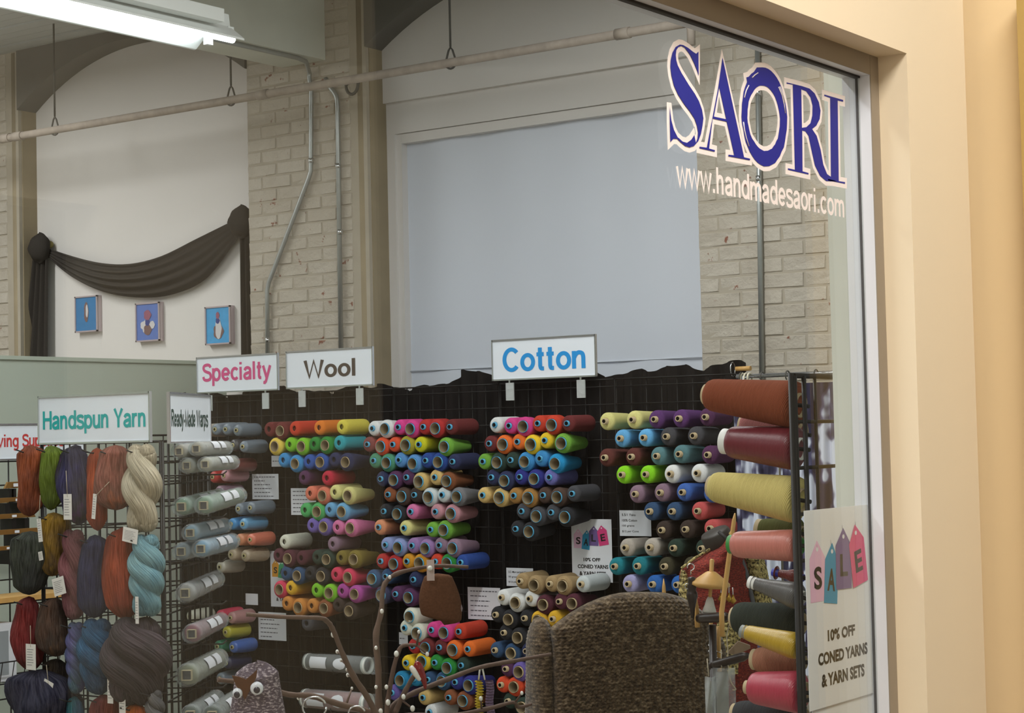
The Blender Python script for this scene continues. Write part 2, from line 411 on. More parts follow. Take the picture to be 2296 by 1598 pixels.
# --- brick piers
BL, BH, J = .2, .0605, .0072
brv = []
for k in range(5):
    rr = random.Random(k); b = MB(); e = .0035
    L = BL if k < 3 else BL*.48
    q = lambda s_: rr.uniform(-.0025, .0025)*s_
    P = [(-L/2, 0, 0), (L/2, 0, 0), (L/2, 0, BH), (-L/2, 0, BH)]
    back = [(p[0]+q(1), .05, p[2]+q(1)) for p in P]; mid = [(p[0]+q(1), .006, p[2]+q(1)) for p in P]
    fr = [(p[0]*(1-2*e/L)+q(1), q(1.3), e+p[2]*(1-2*e/BH)+q(1)) for p in P]
    b.v = [Vector(p) for p in back+mid+fr]
    for r in (0, 4):
        for i in range(4): b.face([r+i, r+(i+1) % 4, r+4+(i+1) % 4, r+4+i])
    b.face([8, 9, 10, 11]); brv.append(b.mesh('brick', BRICK))
def pier(name, x0, x1, z0, z1):
    b = MB().box((x0+.003, D+.0038, 0), (x1-.004, BAYS+.1, CEIL+.05), 0)
    b.box((x1-.004, D+.03, 0), (x1, BAYS+.1, CEIL+.05), 1)
    rr = .045                                              # rounded arris on the side towards the camera
    b.tube([(x1-rr, D+rr, 0), (x1-rr, D+rr, CEIL)], rr, 20, 1)
    p = struct(b.build(name, [MORTAR, PIERSIDE]))
    z = z0; row = 0
    while z < z1:
        x = x0+.002; first = row % 2
        while x < x1-.05:
            half = (first or x+BL > x1-.03)
            L = BL*.48 if half else BL
            m_ = brv[random.choice((3, 4))] if half else brv[random.choice((0, 1, 2))]
            if x+L <= x1-.02:
                o = bpy.data.objects.new('brick', m_); o.parent = p
                o.location = Vector((x+L/2, D+random.uniform(-.0012, .0015), z))-ORG[p]
                COL.objects.link(o)
            x += L+J; first = False
        z += BH+J; row += 1
    return p
pier('wall_pier_left', -9.5, XL, 1.98, CEIL)
pier('wall_pier_middle', XM0, XM1, 1.78, CEIL)
pier('wall_pier_right', XR0, XR1, 1.74, 3.45)
# --- arched heads between the piers
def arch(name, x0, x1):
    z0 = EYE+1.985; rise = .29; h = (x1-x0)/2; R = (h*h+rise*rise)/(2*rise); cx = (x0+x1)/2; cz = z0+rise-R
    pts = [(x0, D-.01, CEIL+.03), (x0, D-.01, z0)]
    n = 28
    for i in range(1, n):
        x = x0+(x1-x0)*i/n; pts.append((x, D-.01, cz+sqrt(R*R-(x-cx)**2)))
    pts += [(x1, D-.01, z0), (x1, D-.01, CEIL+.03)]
    return struct(MB().poly(pts, (), 0, (0, .145, 0)).build(name, ARCHGREY))
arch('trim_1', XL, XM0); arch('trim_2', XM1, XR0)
# --- heavy beam landing on the middle pier
bb = struct(box('ceiling_beam', (-6.57, 1.0, EYE+1.955), (-6.27, D, CEIL+.05), BEAMPAINT))
# --- shaded window in the right bay
zt = at_y(985, 213, BAYS).z
win = bpy.data.objects.new('window_1', None); win.location = ((XM1+XR0)/2, BAYS, 1.0); link(win, None, win.location); win['kind'] = 'structure'
MB().box((XM1, BAYS-.005, zt), (XR0, BAYS+.13, CEIL)).build('upper_panel', WALLWHITE, win)
ztop = at_y(985, 236, BAYS).z; zs = at_y(985, 259, BAYS+.06).z
MB().box((XM1, BAYS+.02, zt-.16), (XR0, BAYS+.12, zt)).build('head_board', WALLWHITE, win)
xs = XM1+.085
MB().box((XM1, BAYS+.021, .9), (XM1+.051, BAYS+.12, zt-.159)).build('side_board', WALLWHITE, win)
MB().box((XM1+.05, BAYS+.035, .9), (xs, BAYS+.12, zt-.161)).build('side_board', WALLWHITE, win)
MB().box((xs+.0005, BAYS+.035, zt-.21), (XR0, BAYS+.12, zt-.162)).build('head_bead', WALLWHITE, win)
def shf(u, v):
    x = xs+(XR0-xs)*u
    return (x, BAYS+.075+.006*sin(9*u*pi+.7)*(.3+v)+.003*sin(23*u), .9+(zt-.2-.9)*v)
MB().grid(shf, 60, 8).build('roller_shade', SHADE, win)
MB().tube([(xs, BAYS+.07, 1.94), (XR0, BAYS+.07, 1.94)], .0035, 6).build('hem_bar', SHADE, win)
# --- low partition on the left
struct(box('wall_partition', (-7.12, 1.0, 0), (-7.0, D-.01, EYE+.412), PARTITION), 'pale sage low partition wall')
struct(MB().box((-7.14, 1.0, EYE+.412), (-6.985, D-.01, EYE+.43)).build('trim_3', PARTITION))
# --- storefront: glass, frame, corridor walls
GX = -1.17; YJ = 2.544
ZG = EYE+.523; ZF = EYE+.553
sf = struct(MB().box((-1.198, -3, ZF), (-1.103, 2.573, 3.7)).box((-1.198, -3, 0), (-1.103, 2.573, .75))
            .box((-1.198, 2.573, 0), (-1.103, 2.80, 3.7)).build('wall_front', BEIGE))
struct(box('wall_stub', (-1.324, 2.75, 0), (-1.2, 3.2, 3.7), STUBPAINT))
struct(MB().box((-1.27, 2.8, 0), (-1.2, 7.6, 3.7)).build('wall_divider', STUBPAINT))
pw = struct(box('wall_end', (-1.2, 2.844, 0), (-.97, 3.05, 3.7), BEIGE2))
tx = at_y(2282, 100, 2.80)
struct(MB().box((tx.x, 2.80, 0), (tx.x+.06, 2.844, EYE+.672)).build('reveal_shade_strip', M('olive tan reveal shade', c(176, 148, 86), .6)))  # added strip, painted darker for the shade of the far reveal
struct(box('wall_corridor', (-1.2, 3.05, 0), (-1.09, 9, 3.7), BEIGE2))
dy0, dy1, dz = 1.75, 3.19, EYE+.60
ww = struct(MB().box((1.2, -3, 0), (1.4, dy0, 3.7)).box((1.2, dy1, 0), (1.4, 4.29, 3.7)).box((1.2, dy0, dz), (1.4, dy1, 3.7)).build('wall_opposite', M('taupe corridor paint', c(214, 208, 194), .8)))
struct(box('wall_opposite_middle', (1.2, 4.29, 0), (1.4, 5.5, 3.7), M('dark slate corridor panel', c(74, 74, 78), .8)))
struct(box('wall_opposite_end', (1.2, 5.5, 0), (1.4, 9, 3.7), M('grey corridor panel', c(88, 84, 78), .8)))
dr = struct(MB().box((1.33, dy0, 0), (1.37, dy1, dz)).build('door_1', DARKDOOR))
struct(box('ceiling_corridor', (-1.27, -3, 3.62), (1.6, 9, 3.72), BEIGE))
struct(box('wall_far', (-1.2, 9, 0), (1.6, 9.1, 3.7), BEIGE2))
w2 = bpy.data.objects.new('window_2', None); w2.location = (GX, 1.0, .75); link(w2, None, w2.location); w2['kind'] = 'structure'
MB().box((GX-.003, -2.97, .78), (GX+.003, YJ, ZG)).build('glass_pane', GLASS, w2)
MB().box((-1.195, YJ+.0005, .75), (-1.1505, 2.573, ZF)).build('jamb_frame', ALU, w2)
MB().box((-1.1505, YJ+.001, .75), (-1.149, 2.573, ZF)).build('jamb_face', ALUDULL, w2)
MB().box((-1.195, -2.97, ZG), (-1.1505, YJ, ZF)).build('head_frame', ALU, w2)
MB().box((-1.1505, -2.97, ZG), (-1.149, YJ, ZF)).build('head_face', ALUDULL, w2)
MB().box((-1.195, -2.97, .75), (-1.15, YJ, .78)).build('sill_frame', ALU, w2)
MB().box((GX-.0032, YJ-.0012, .78), (GX+.0004, YJ+.0003, ZG)).build('rubber_gasket', INK, w2)
MB().box((GX-.0045, -2.97, ZG-.003), (GX+.0045, YJ, ZG+.0002)).build('rubber_gasket', INK, w2)

# ================================================================== LETTERING ON THE GLASS
VBLUE = M('royal blue vinyl', c(28, 34, 146), .5); VWHITE = M('white vinyl', c(240, 232, 232), .6)
zA = lambda x, y: (1500+x/5.3256, 30+y/5.3256)
zB = lambda x, y: (1400+x/2.5625, y/2.5625)
A_ = lambda *p: [zA(*q) for q in p]
B_ = lambda *p: [zB(*q) for q in p]
S_out = A_((352,455),(325,482),(290,460),(230,412),(170,378),(130,372),(80,400),(42,470),(22,560),(18,640),(30,740),(60,860),(110,970),(180,1080),(250,1170),(305,1255),(335,1340),(348,1420),(342,1490),(322,1545)) \
    + B_((402,775),(385,802),(360,820),(335,813),(312,792)) + A_((105,1480),(60,1390),(30,1280),(18,1190),(10,1105),(12,1300),(18,1535),(55,1494),(100,1497)) \
    + B_((322,815),(350,838),(375,846),(400,838),(425,810),(440,770)) + A_((402,1336),(412,1250),(395,1150),(360,1050),(310,960),(235,850),(150,710),(105,620),(88,560),(82,500),(88,440),(112,402),(150,388),(190,410),(250,490),(300,590),(340,690),(356,745))
A_out = A_((641,530)) + B_((688,903),(722,911),(722,920),(598,897),(598,888),(632,892)) + A_((690,1292),(522,1255)) + B_((487,853),(520,862),(520,871),(432,851),(432,842),(474,848)) + A_((588,890))
A_in = A_((601,882),(537,1231),(684,1263))
O_out, O_in = [], []
for k in range(48):
    t = 2*pi*k/48
    jx = random.uniform(-2, 2)
    O_out.append(zB(805+jx+130*cos(t)+12*sin(t)-(14 if 4.0 < t < 4.6 else 0), 671+jx+285*sin(t)+(18 if 4.1 < t < 4.55 else 0)))
    O_in.append(zB(803+jx*.7+91*cos(t)+10*sin(t)-(4 if 2.4 < t < 4 else 0), 679+188*sin(t)+jx))
R_out = A_((1405,823),(1590,868),(1680,898),(1740,955),(1790,1060),(1810,1160),(1800,1260),(1760,1340)) + B_((1079,741),(1105,780),(1128,860),(1143,945),(1165,1000),(1200,1024),(1218,1029),(1218,1043),(1160,1040),(1125,1010),(1095,950),(1075,860),(1058,780),(1040,754),(1022,750),(1024,984),(1058,993),(1058,1002),(940,975),(940,966),(980,975),(968,486)) + A_((1405,838))
R_in = A_((1580,905),(1640,930),(1690,1000),(1715,1100),(1712,1220),(1690,1310),(1640,1358),(1588,1365))
I_out = A_((1855,968),(2080,1033),(2080,1055),(2015,1040)) + B_((1232,1040),(1268,1046),(1268,1056),(1170,1036),(1170,1027),(1187,1031)) + A_((1925,1010),(1855,985))
def to_glass(pts, off): return [at_x(p[0], p[1], GX+off) for p in pts]
def area2(p): return sum(p[i][0]*p[(i+1) % len(p)][1]-p[(i+1) % len(p)][0]*p[i][1] for i in range(len(p)))/2
def offset(yz, d):
    """mitred outline offset, positive grows whatever the direction"""
    if area2(yz) < 0: yz = yz[::-1]
    out = []; n = len(yz)
    for i in range(n):
        p0, p1, p2 = Vector(yz[i-1]), Vector(yz[i]), Vector(yz[(i+1) % n])
        a, b = (p1-p0), (p2-p1)
        if a.length < 1e-7 or b.length < 1e-7: continue
        a.normalize(); b.normalize(); na, nb = Vector((a.y, -a.x)), Vector((b.y, -b.x)); m = na+nb
        if m.length < .35:
            out += [p1+(na*.9+a*.6)*d, p1+(nb*.9-b*.6)*d]; continue
        m.normalize(); k = 1/max(.55, m.dot(na)); out.append(p1+m*d*k)
    return [tuple(p) for p in out]
logo = thing('window_lettering', at_x(1690, 330, GX+.0036), 'large blue serif word in white outline stuck high on the window glass', 'lettering')
for li, (nm, oo, hh) in enumerate((('letter_s', S_out, []), ('letter_a', A_out, [A_in]), ('letter_o', O_out, [O_in]), ('letter_r', R_out, [R_in]), ('letter_i', I_out, []))):
    g = to_glass(oo, .0044); hg = [to_glass(h, .0044) for h in hh]
    yz = [(p.y, p.z) for p in g]; hyz = [[(p.y, p.z) for p in h] for h in hg]
    bo = [(GX+.0036+.00012*li, p[0], p[1]) for p in offset(yz, .0066)]
    bh = [[(GX+.0036+.00012*li, p[0], p[1]) for p in offset(h, -.0062)] for h in hyz]
    bo_ = MB().poly(bo, bh).build(nm, VWHITE, logo)
    MB().poly(g, hg).build('blue_face', VBLUE, bo_)
st = MB()
for seg in (((886,500),(905,545),(918,600),(925,650)), ((893,497),(912,545),(922,590)), ((684,700),(690,745),(700,790),(716,840)), ((690,560),(700,520),(715,490)), ((735,445),(750,430),(768,418))):
    st.tube([at_x(*zB(*q), GX+.005) for q in seg], .0008, 4)
stb = st.build('brush_streak', VWHITE, logo); stb['kind'] = 'stuff'
u1, u2 = at_x(1516, 388, GX+.004), at_x(1892, 458, GX+.004)
urlm = sans('web_address', 'www.handmadesaori.com', (u1+u2)/2-Vector((0, 0, .002)), (0, 1, 0), (0, 0, 1), (u2-u1).y, .037, VWHITE, logo, .15)

# ================================================================== POSTERS
PINKL, CYANB, VIOL, MAGE = M('pale pink print', c(226, 184, 212), .7), M('cyan blue print', c(40, 146, 190), .7), M('violet print', c(108, 86, 142), .7), M('magenta print', c(214, 62, 124), .7)
ORNG, GREENP = M('orange print', c(214, 150, 40), .7), M('green print', c(52, 160, 110), .7)
def sale_poster(o, u, wid, hei, label, group=None, cols=None, bold=.04):
    """o: lower left corner, u: direction along its width (seen from the front); lies in a vertical plane"""
    u = Vector(u).normalized(); v = Vector((0, 0, 1)); n = u.cross(v); o = Vector(o)
    P = lambda x, y, d=0: o+u*(x*wid)+v*(y*hei)+n*d
    t = thing('sale_poster', P(.5, 0), label, 'poster', group)
    MB().obox(P(0, 0), u*wid, v*hei, n*.0008).build('sheet', PAPER, t)
    cols = cols or (PINKL, CYANB, VIOL, MAGE)
    spec = [(.17, .69, .23, .31, 0, 'S', .87), (.37, .67, .2, .31, -.12, 'A', .87), (.56, .735, .24, .315, -.03, 'L', .93), (.78, .745, .24, .32, .16, 'E', .935)]
    for i, (cx, cy, w_, h_, rot, ch, top) in enumerate(spec):
        d = .001+.0004*i
        def Q(x, y, dd=d):
            return P(0, 0, dd)+u*(cx*wid+(x*cos(rot)-y*sin(rot)*hei/wid*1)*wid)+v*(cy*hei+(x*sin(rot)*wid/hei+y*cos(rot))*hei)
        tagm = MB().poly([Q(-w_/2, -h_/2), Q(w_/2, -h_/2), Q(w_/2, h_/2-.09), Q(0, h_/2), Q(-w_/2, h_/2-.09)]).build('printed_tag', cols[i], t)
        MB().poly([Q(.018*cos(a), h_/2-.045+.012*sin(a), d+.0002) for a in [k*pi/4 for k in range(8)]]).build('hole', PAPER, tagm)
        up = Vector((u*(-sin(rot))+v*cos(rot))); ri = u*cos(rot)+v*sin(rot)
        l = text('letter', ch, Q(.0, -.035, d+.0003), ri, up, .115*wid, .115*hei, INK, t, .03)
        a_, b__ = Q(0, h_/2-.04), P(cx+.0-.02*rot, top)
        MB().tube([a_, Vector((b__.x, b__.y, max(b__.z, a_.z+.01)))], .0004, 4).build('tag_string', GREYINK, t)
    text('print_line', '10% OFF', P(.5, .355, .0012), u, v, .42*wid, .058*hei, INK, t, bold)
    text('print_line', 'CONED YARNS', P(.52, .245, .0012), u, v, .76*wid, .062*hei, INK, t, bold)
    text('print_line', '& YARN SETS', P(.51, .135, .0012), u, v, .66*wid, .066*hei, INK, t, bold)
    return t
p0, p1, p2 = at_x(1815, 1595, GX-.006), at_x(1953, 1124, GX-.006), at_x(1806, 1140, GX-.006)
sale_poster(p0, (0, 1, 0), .212, .2765, 'large sale poster with four tags taped inside the window glass at right', 'sale posters')
tp = thing('paper_sheet', at_x(1890, 1640, GX-.008), 'blank white sheet taped just below the large sale poster on glass', 'paper')
q0 = at_x(1822, 1590, GX-.008)
MB().obox((GX-.0085, q0.y-.002, q0.z-.28), (0, .215, 0), (0, 0, .285), (.0008, 0, 0)).build('sheet', PAPER, tp)
MB().obox((GX-.0065, q0.y+.055, q0.z+.004), (0, .035, 0), (0, 0, .006), (.0004, 0, 0)).build('tape', GREYINK, tp)

# ================================================================== BACK GRID WALL
GY = 6.75
gx0, gx1, zgt = -6.72, at_y(1662, 850, GY).x, EYE+.233
npan = 5; pwid = (gx1-gx0)/npan
panels = []
plabel = ['black wire grid panel holding silver specialty spools, farthest left on the back wall', 'black wire grid panel behind the left block of wool cones',
          'black wire grid panel behind the right block of wool cones', 'black wire grid panel under the Cotton sign', 'black wire grid panel farthest right, with paired cotton cones']
for i in range(npan):
    a, b = gx0+i*pwid+.004, gx0+(i+1)*pwid-.004
    t = thing('display_rack', ((a+b)/2, GY, 0), plabel[i], 'display rack', 'back wall grid panels')
    m = MB(); nv = 8
    for k in range(nv+1):
        x = a+(b-a)*k/nv; m.tube([(x, GY+.003, .02), (x, GY+.003, zgt)], .0024, 6)
    z = .05
    while z < zgt+.001: m.tube([(a, GY-.003, z), (b, GY-.003, z)], .0022, 6); z += (zgt-.05)/23.4
    m.tube([(a, GY-.003, zgt), (b, GY-.003, zgt)], .0035, 6)
    o = m.build('wire_mesh', BLACKMETAL, t); o['kind'] = 'stuff'
    for s_ in (0, 1):
        xx = (a+.03, b-.03)[s_]
        MB().box((xx-.012, GY-.2, 0), (xx+.012, GY+.04, .02)).build('foot', BLACKMETAL, t)
    panels.append(t)
def panel_of(x): return panels[max(0, min(npan-1, int((x-gx0)/pwid)))]
# black cloth behind it
def clf(u, v):
    x = gx0-.25+(gx1-.01-gx0+.25)*u
    top = zgt+.012+.012*sin(u*37)+.008*sin(u*91+1)+.006*sin(u*173)+.03*max(0, sin(u*15.5-1.2))**6+(.022 if u > .55 else 0)
    z = .1+(top-.1)*v
    return (x, GY+.06+.016*sin(u*210+.6*sin(u*33))+.006*sin(u*470+v*2), z)
tag(MB().grid(clf, 420, 6).build('backing_cloth', BLACKCLOTH), 'long black gathered cloth hung behind the wall of yarn cones', 'cloth')

# ---------------------------------------------------------------- cone meshes (local -Y towards the viewer)
def lathe_mesh(name, prof, mats, seg=28, ms=None, close=True):
    return MB().lathe(prof, (0, 0, 0), (0, 1, 0), seg, 0, close, True, ms).mesh(name, mats)
def yarn_prof(rf, rb, L, hole, bulge=.0):
    pf = [(-.001, hole), (-.002, hole+.004), (0.001, rf*.72), (.004, rf*.9), (.010, rf*.985), (.018, rf)]
    for k in range(1, 7): pf.append((.018+(L-.034)*k/6, rf+(rb-rf)*k/6+bulge*sin(pi*k/6)))
    pf += [(L-.007, rb*.96), (L-.002, rb*.86), (L, rb*.6), (L, .012)]
    return pf
def core_mesh(name, a, ra, b, rb, th, outer, inner):
    pr = [(a, ra), (b, rb), (b, rb-th), (a, ra-th)]
    m = MB().lathe(pr, (0, 0, 0), (0, 1, 0), 20, 0, True, True, [0, 1, 1, 0])
    if ra > rb:                                           # dark plug disc painted as the shade deep in the bore
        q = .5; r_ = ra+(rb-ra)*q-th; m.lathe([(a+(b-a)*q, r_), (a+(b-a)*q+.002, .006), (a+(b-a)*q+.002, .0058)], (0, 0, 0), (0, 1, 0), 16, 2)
    return m.mesh(name, [outer, inner, HOLESHADE])
LC = .172
YM = {'S': lathe_mesh('yarn_winding', yarn_prof(.0352, .0368, LC, .0126), YARN),
      'W': lathe_mesh('yarn_winding', yarn_prof(.0425, .0265, LC, .0262), YARN),
      'T': lathe_mesh('yarn_winding', yarn_prof(.0375, .0335, LC, .0126), YARN),
      'L': lathe_mesh('yarn_winding', yarn_prof(.029, .0335, .150, .0100, .002), SILK)}
CM = {('S', 'b'): core_mesh('cone_core', -.011, .0120, LC+.006, .0255, .0027, BLUECORE, HOLESHADE),
      ('W', 'b'): core_mesh('cone_core', -.008, .0262, LC+.012, .0118, .0014, BLUECORE, TANSHADE),
      ('S', 'n'): core_mesh('cone_core', .004, .0132, LC+.004, .024, .0012, HOLESHADE, HOLESHADE),
      ('W', 'n'): core_mesh('cone_core', -.004, .0250, LC+.010, .0118, .0014, TANCARD, TANSHADE),
      ('S', 't'): core_mesh('cone_core', -.017, .0118, LC+.006, .0240, .0040, TANCARD, HOLESHADE),
      ('W', 't'): core_mesh('cone_core', -.008, .0248, LC+.012, .0118, .0016, TANCARD, TANSHADE),
      ('T', 't'): core_mesh('cone_core', -.020, .0122, LC+.006, .0240, .0042, TANCARD, HOLESHADE),
      ('L', 't'): core_mesh('cone_core', -.006, .0098, .154, .0160, .0035, M('yellowed plastic core', c(178, 168, 120), .6), HOLESHADE)}
PEGS = MB().tube([(0, .035, 0), (0, GY-6.55, 0)], .003, 6).mesh('peg', BLACKMETAL); PEGW = MB().tube([(0, .11, 0), (0, GY-6.55, 0)], .003, 6).mesh('peg', BLACKMETAL)
YF = 6.555                                   # plane of the cone faces
ORD = 'first second third fourth fifth sixth seventh eighth ninth tenth eleventh twelfth thirteenth fourteenth fifteenth'.split()
def cone(px, py, typ, core, col, cname, ordi, nrow, sec, group):
    tip = {'b': .011 if typ == 'S' else .008, 'n': 0, 't': .018 if typ != 'W' else .008}[core]
    p = at_y(px, py, YF-tip)
    p.y = YF
    end = {'S': 'narrow end out', 'W': 'wide end out', 'T': 'narrow end out', 'L': 'lying end out'}[typ]
    kind = 'yarn spool' if typ == 'L' else 'yarn cone'
    if typ == 'L': lab = f'{cname} {kind}, {ORD[ordi]} from left, {ORD[nrow]} row, {sec}'
    elif typ == 'T': lab = f'{cname} {kind}, {ORD[ordi]} from left, {ORD[nrow]} row, {sec}'
    else: lab = f'{cname} {kind}, {end}, {ORD[ordi]} from left, {ORD[nrow]} row, {sec}'
    t = thing('yarn_spool' if typ == 'L' else 'yarn_cone', p, lab, 'yarn cone' if typ != 'L' else 'yarn spool', group)
    yo = bpy.data.objects.new('yarn_winding', YM[typ]); yo.parent = t; COL.objects.link(yo)
    r, g, b = col; k = random.uniform(.95, 1.06); lin = c(r, g, b); yo.color = tuple((x**1.06)*k for x in lin[:3])+(1,)
    yo.rotation_euler = (0, random.uniform(0, 6), 0)
    cc = bpy.data.objects.new('cone_core', CM[(typ, core)]); cc.parent = t; COL.objects.link(cc)
    pn = panel_of(p.x); pg = bpy.data.objects.new('peg', PEGW if typ == 'W' else PEGS); pg.parent = pn
    pg.location = p-ORG[pn]+Vector((0, .0, .004)); COL.objects.link(pg)
    sc = random.uniform(.985, 1.015) if typ != 'L' else 1
    t.scale = (sc, 1, sc)
# colours
K = dict(maroon=(118,38,38), red=(190,44,42), redorange=(214,66,34), orange=(242,138,36), yellow=(232,218,86), lemon=(246,216,96), lime=(136,206,40), green=(40,150,58),
  teal=(44,170,184), sky=(64,152,214), blue=(44,92,176), navy=(40,48,92), plum=(92,44,90), crimson=(206,36,70), coral=(228,130,104), paleyellow=(228,222,148), mint=(84,186,108),
  lightblue=(112,176,220), violet=(122,104,184), pink=(226,126,176), salmon=(226,152,112), cream=(226,226,210), mauve=(150,122,142), burgundy=(92,32,52), darkgreen=(36,62,50), olive=(134,118,42),
  slate=(48,84,124), black=(38,38,44), rose=(222,62,100), gold=(232,184,44), magenta=(182,78,166), amber=(212,142,62), rust=(150,88,50), brown=(88,64,52), darkbrown=(62,46,38),
  white=(238,240,240), hotpink=(226,70,150), dusty=(138,72,70), vermilion=(236,92,50), oliveyellow=(182,172,48), chartreuse=(214,212,24), leaf=(122,180,64), seagreen=(84,156,122), cornflower=(98,158,220),
  royal=(36,78,160), indigo=(44,48,140), tan=(222,190,122), sienna=(140,82,42), grey=(128,128,132), silver=(212,220,222), dustypink=(206,150,160), peri=(152,166,216), lilac=(164,128,184), mustard=(220,156,32),
  lav=(122,122,196), ochre=(182,134,66), charcoal=(74,74,80), taupe=(176,150,108), orangered=(232,84,40), cyan=(28,146,196), purple=(100,54,120), brightorange=(246,122,34), brightyellow=(250,212,40), cyanblue=(22,160,220),
  skyblue=(110,186,240), brownred=(104,46,38), tealgrey=(96,140,146), neon=(150,230,20), denim=(70,114,196), darkolive=(66,62,38), pinkred=(206,92,92), lightgrey=(190,182,172), deepteal=(10,136,150), lavender=(178,176,220), azure=(40,112,196), steel=(128,142,156), pale=(200,196,184), blush=(200,150,150), beige=(186,170,146), sunny=(196,190,52), emerald=(44,136,104), ink=(58,58,92), wine=(110,34,54))
def block(rows, core, sec, group):
    for r, row in enumerate(rows):
        row = sorted(row, key=lambda q: q[0])
        for i, (px, py, ty, cn) in enumerate(row):
            nm = NAMES.get(cn, cn); cone(px, py, ty, core, K[cn], nm, i, r, sec, group)
NAMES = dict(redorange='orange-red', paleyellow='pale yellow', lightblue='light blue', darkgreen='dark green', darkbrown='dark brown', hotpink='hot pink', dusty='dusty maroon', oliveyellow='olive yellow',
  seagreen='sea green', dustypink='dusty pink', peri='periwinkle', lav='lavender blue', orangered='orange-red', brightorange='bright orange', brightyellow='bright yellow', cyanblue='cyan blue', skyblue='sky blue',
  brownred='brownish red', tealgrey='teal grey', neon='neon lime', darkolive='dark olive', pinkred='pinkish red', lightgrey='light grey', deepteal='deep teal', leaf='leaf green', steel='steel grey', sky='sky blue', ink='ink blue', wine='wine red')
block([
 [(602.8,962.2,'S','maroon'),(628.2,965.7,'W','maroon'),(659.7,960.4,'S','redorange'),(714.9,958.7,'S','orange'),(765.7,956.9,'S','yellow')],
 [(615.9,1000.7,'W','lemon'),(649.2,996.4,'S','lime'),(675.5,1000.7,'W','lime'),(703.5,995.5,'S','green'),(728.9,998.1,'W','green'),(759.6,992.9,'S','teal')],
 [(634.3,1031.4,'S','sky'),(661.5,1039.3,'W','sky'),(691.3,1034.9,'S','blue'),(717.5,1035.8,'W','blue'),(748.2,1030.5,'S','navy'),(774.5,1035.8,'W','navy')],
 [(679.9,1070.8,'S','plum'),(732.4,1071.7,'S','crimson')],
 [(694.8,1105.9,'S','coral'),(722.8,1111.1,'W','coral'),(750,1103.2,'S','paleyellow'),(779.7,1111.1,'W','paleyellow')],
 [(683.4,1143.5,'S','mint'),(710.5,1147,'W','mint'),(738.6,1142.7,'S','lightblue'),(765.7,1147,'W','lightblue')],
 [(699.1,1177.7,'S','violet'),(725.4,1181.2,'W','violet'),(756.1,1182,'S','pink'),(785,1183.8,'W','pink')],
 [(636.9,1214.5,'S','cream'),(745.6,1219.7,'S','mauve')],
 [(622.9,1245.1,'S','burgundy'),(644.8,1252.1,'W','burgundy'),(675,1251,'S','burgundy'),(710,1249,'S','darkgreen'),(731.6,1253.9,'W','darkgreen'),(764,1250.4,'S','olive'),(792.9,1253.9,'W','olive')],
 [(639.6,1285.4,'S','slate'),(665.9,1290.7,'W','slate'),(693.9,1285.4,'S','black'),(719.3,1291.6,'W','black'),(752.6,1288,'S','rose'),(779.7,1294.2,'W','rose')],
 [(626.4,1321.3,'W','rose'),(651,1317.8,'S','gold'),(708.8,1323.1,'S','lime'),(737.7,1329.2,'W','lime'),(766.6,1324.8,'S','magenta'),(794.6,1331.9,'W','magenta')],
 [(642.2,1352.9,'S','amber'),(668.5,1361.6,'W','amber'),(698.3,1358.1,'S','amber'),(726.3,1363.4,'W','rust'),(757,1356,'S','darkbrown'),(782.4,1369.5,'W','darkbrown')],
 [(686.9,1397.6,'S','charcoal')],
], 'n', 'left Wool block', 'wool cones of the left block')
block([
 [(833.3,960.4,'S','white'),(861.3,961.3,'W','white'),(891.1,957.5,'S','hotpink'),(918.3,961.3,'W','hotpink'),(947.2,956.9,'S','red'),(974.3,960.4,'W','red'),(1006.7,956.9,'S','maroon')],
 [(821.9,996,'S','dusty'),(851.7,1000.7,'W','vermilion'),(878.8,996.4,'S','vermilion'),(907.8,998.1,'W','oliveyellow'),(937.5,996.4,'S','chartreuse'),(994.5,1001.6,'W','leaf')],
 [(835.9,1032.6,'S','seagreen'),(864.8,1037.5,'W','seagreen'),(892.9,1031.1,'S','cornflower'),(923.5,1039.3,'W','cornflower'),(952.4,1032.3,'S','royal'),(980.5,1035.8,'W','royal'),(1012.9,1034.9,'S','navy')],
 [(851.7,1073.5,'S','navy'),(880.6,1076.1,'W','plum'),(909.5,1070,'S','plum'),(937.5,1079.6,'W','tan'),(972.6,1070,'S','tan'),(999.7,1078.7,'W','sienna')],
 [(868.3,1108.5,'S','rust'),(899,1112.9,'W','brown'),(927,1109.4,'S','darkbrown'),(958.6,1114.6,'W','silver'),(989.2,1109.4,'S','silver'),(1022.5,1113.8,'W','grey')],
 [(858.7,1146.2,'S','black'),(888.5,1152.3,'W','black'),(919.1,1147,'S','pink'),(974.3,1147,'S','dustypink'),(1009.4,1151.4,'W','dustypink')],
 [(847,1182,'S','salmon'),(904.2,1183.8,'S','paleyellow'),(963.8,1187.3,'S','leaf'),(992.7,1188.2,'W','leaf')],
 [(862.2,1221.5,'S','peri'),(890.2,1227.6,'W','peri'),(921.8,1223.2,'S','lilac'),(951.6,1229.4,'W','lilac'),(983.1,1222.3,'S','mauve'),(1012.9,1229.4,'W','mauve')],
 [(851.7,1258.3,'S','red'),(880.6,1264.4,'W','red'),(910.4,1258.3,'S','mustard'),(938.4,1262.6,'W','mustard'),(974,1259,'S','redorange'),(1000.6,1262.9,'W','green'),(1031.3,1260.9,'S','royal')],
 [(832.3,1297.7,'W','slate'),(863,1292.4,'S','slate'),(925.2,1299.4,'S','navy')],
 [(852.5,1334.5,'W','ink'),(884.9,1331.9,'S','plum'),(913.8,1339.7,'W','plum')],
], 'b', 'right Wool block', 'wool cones of the right block')
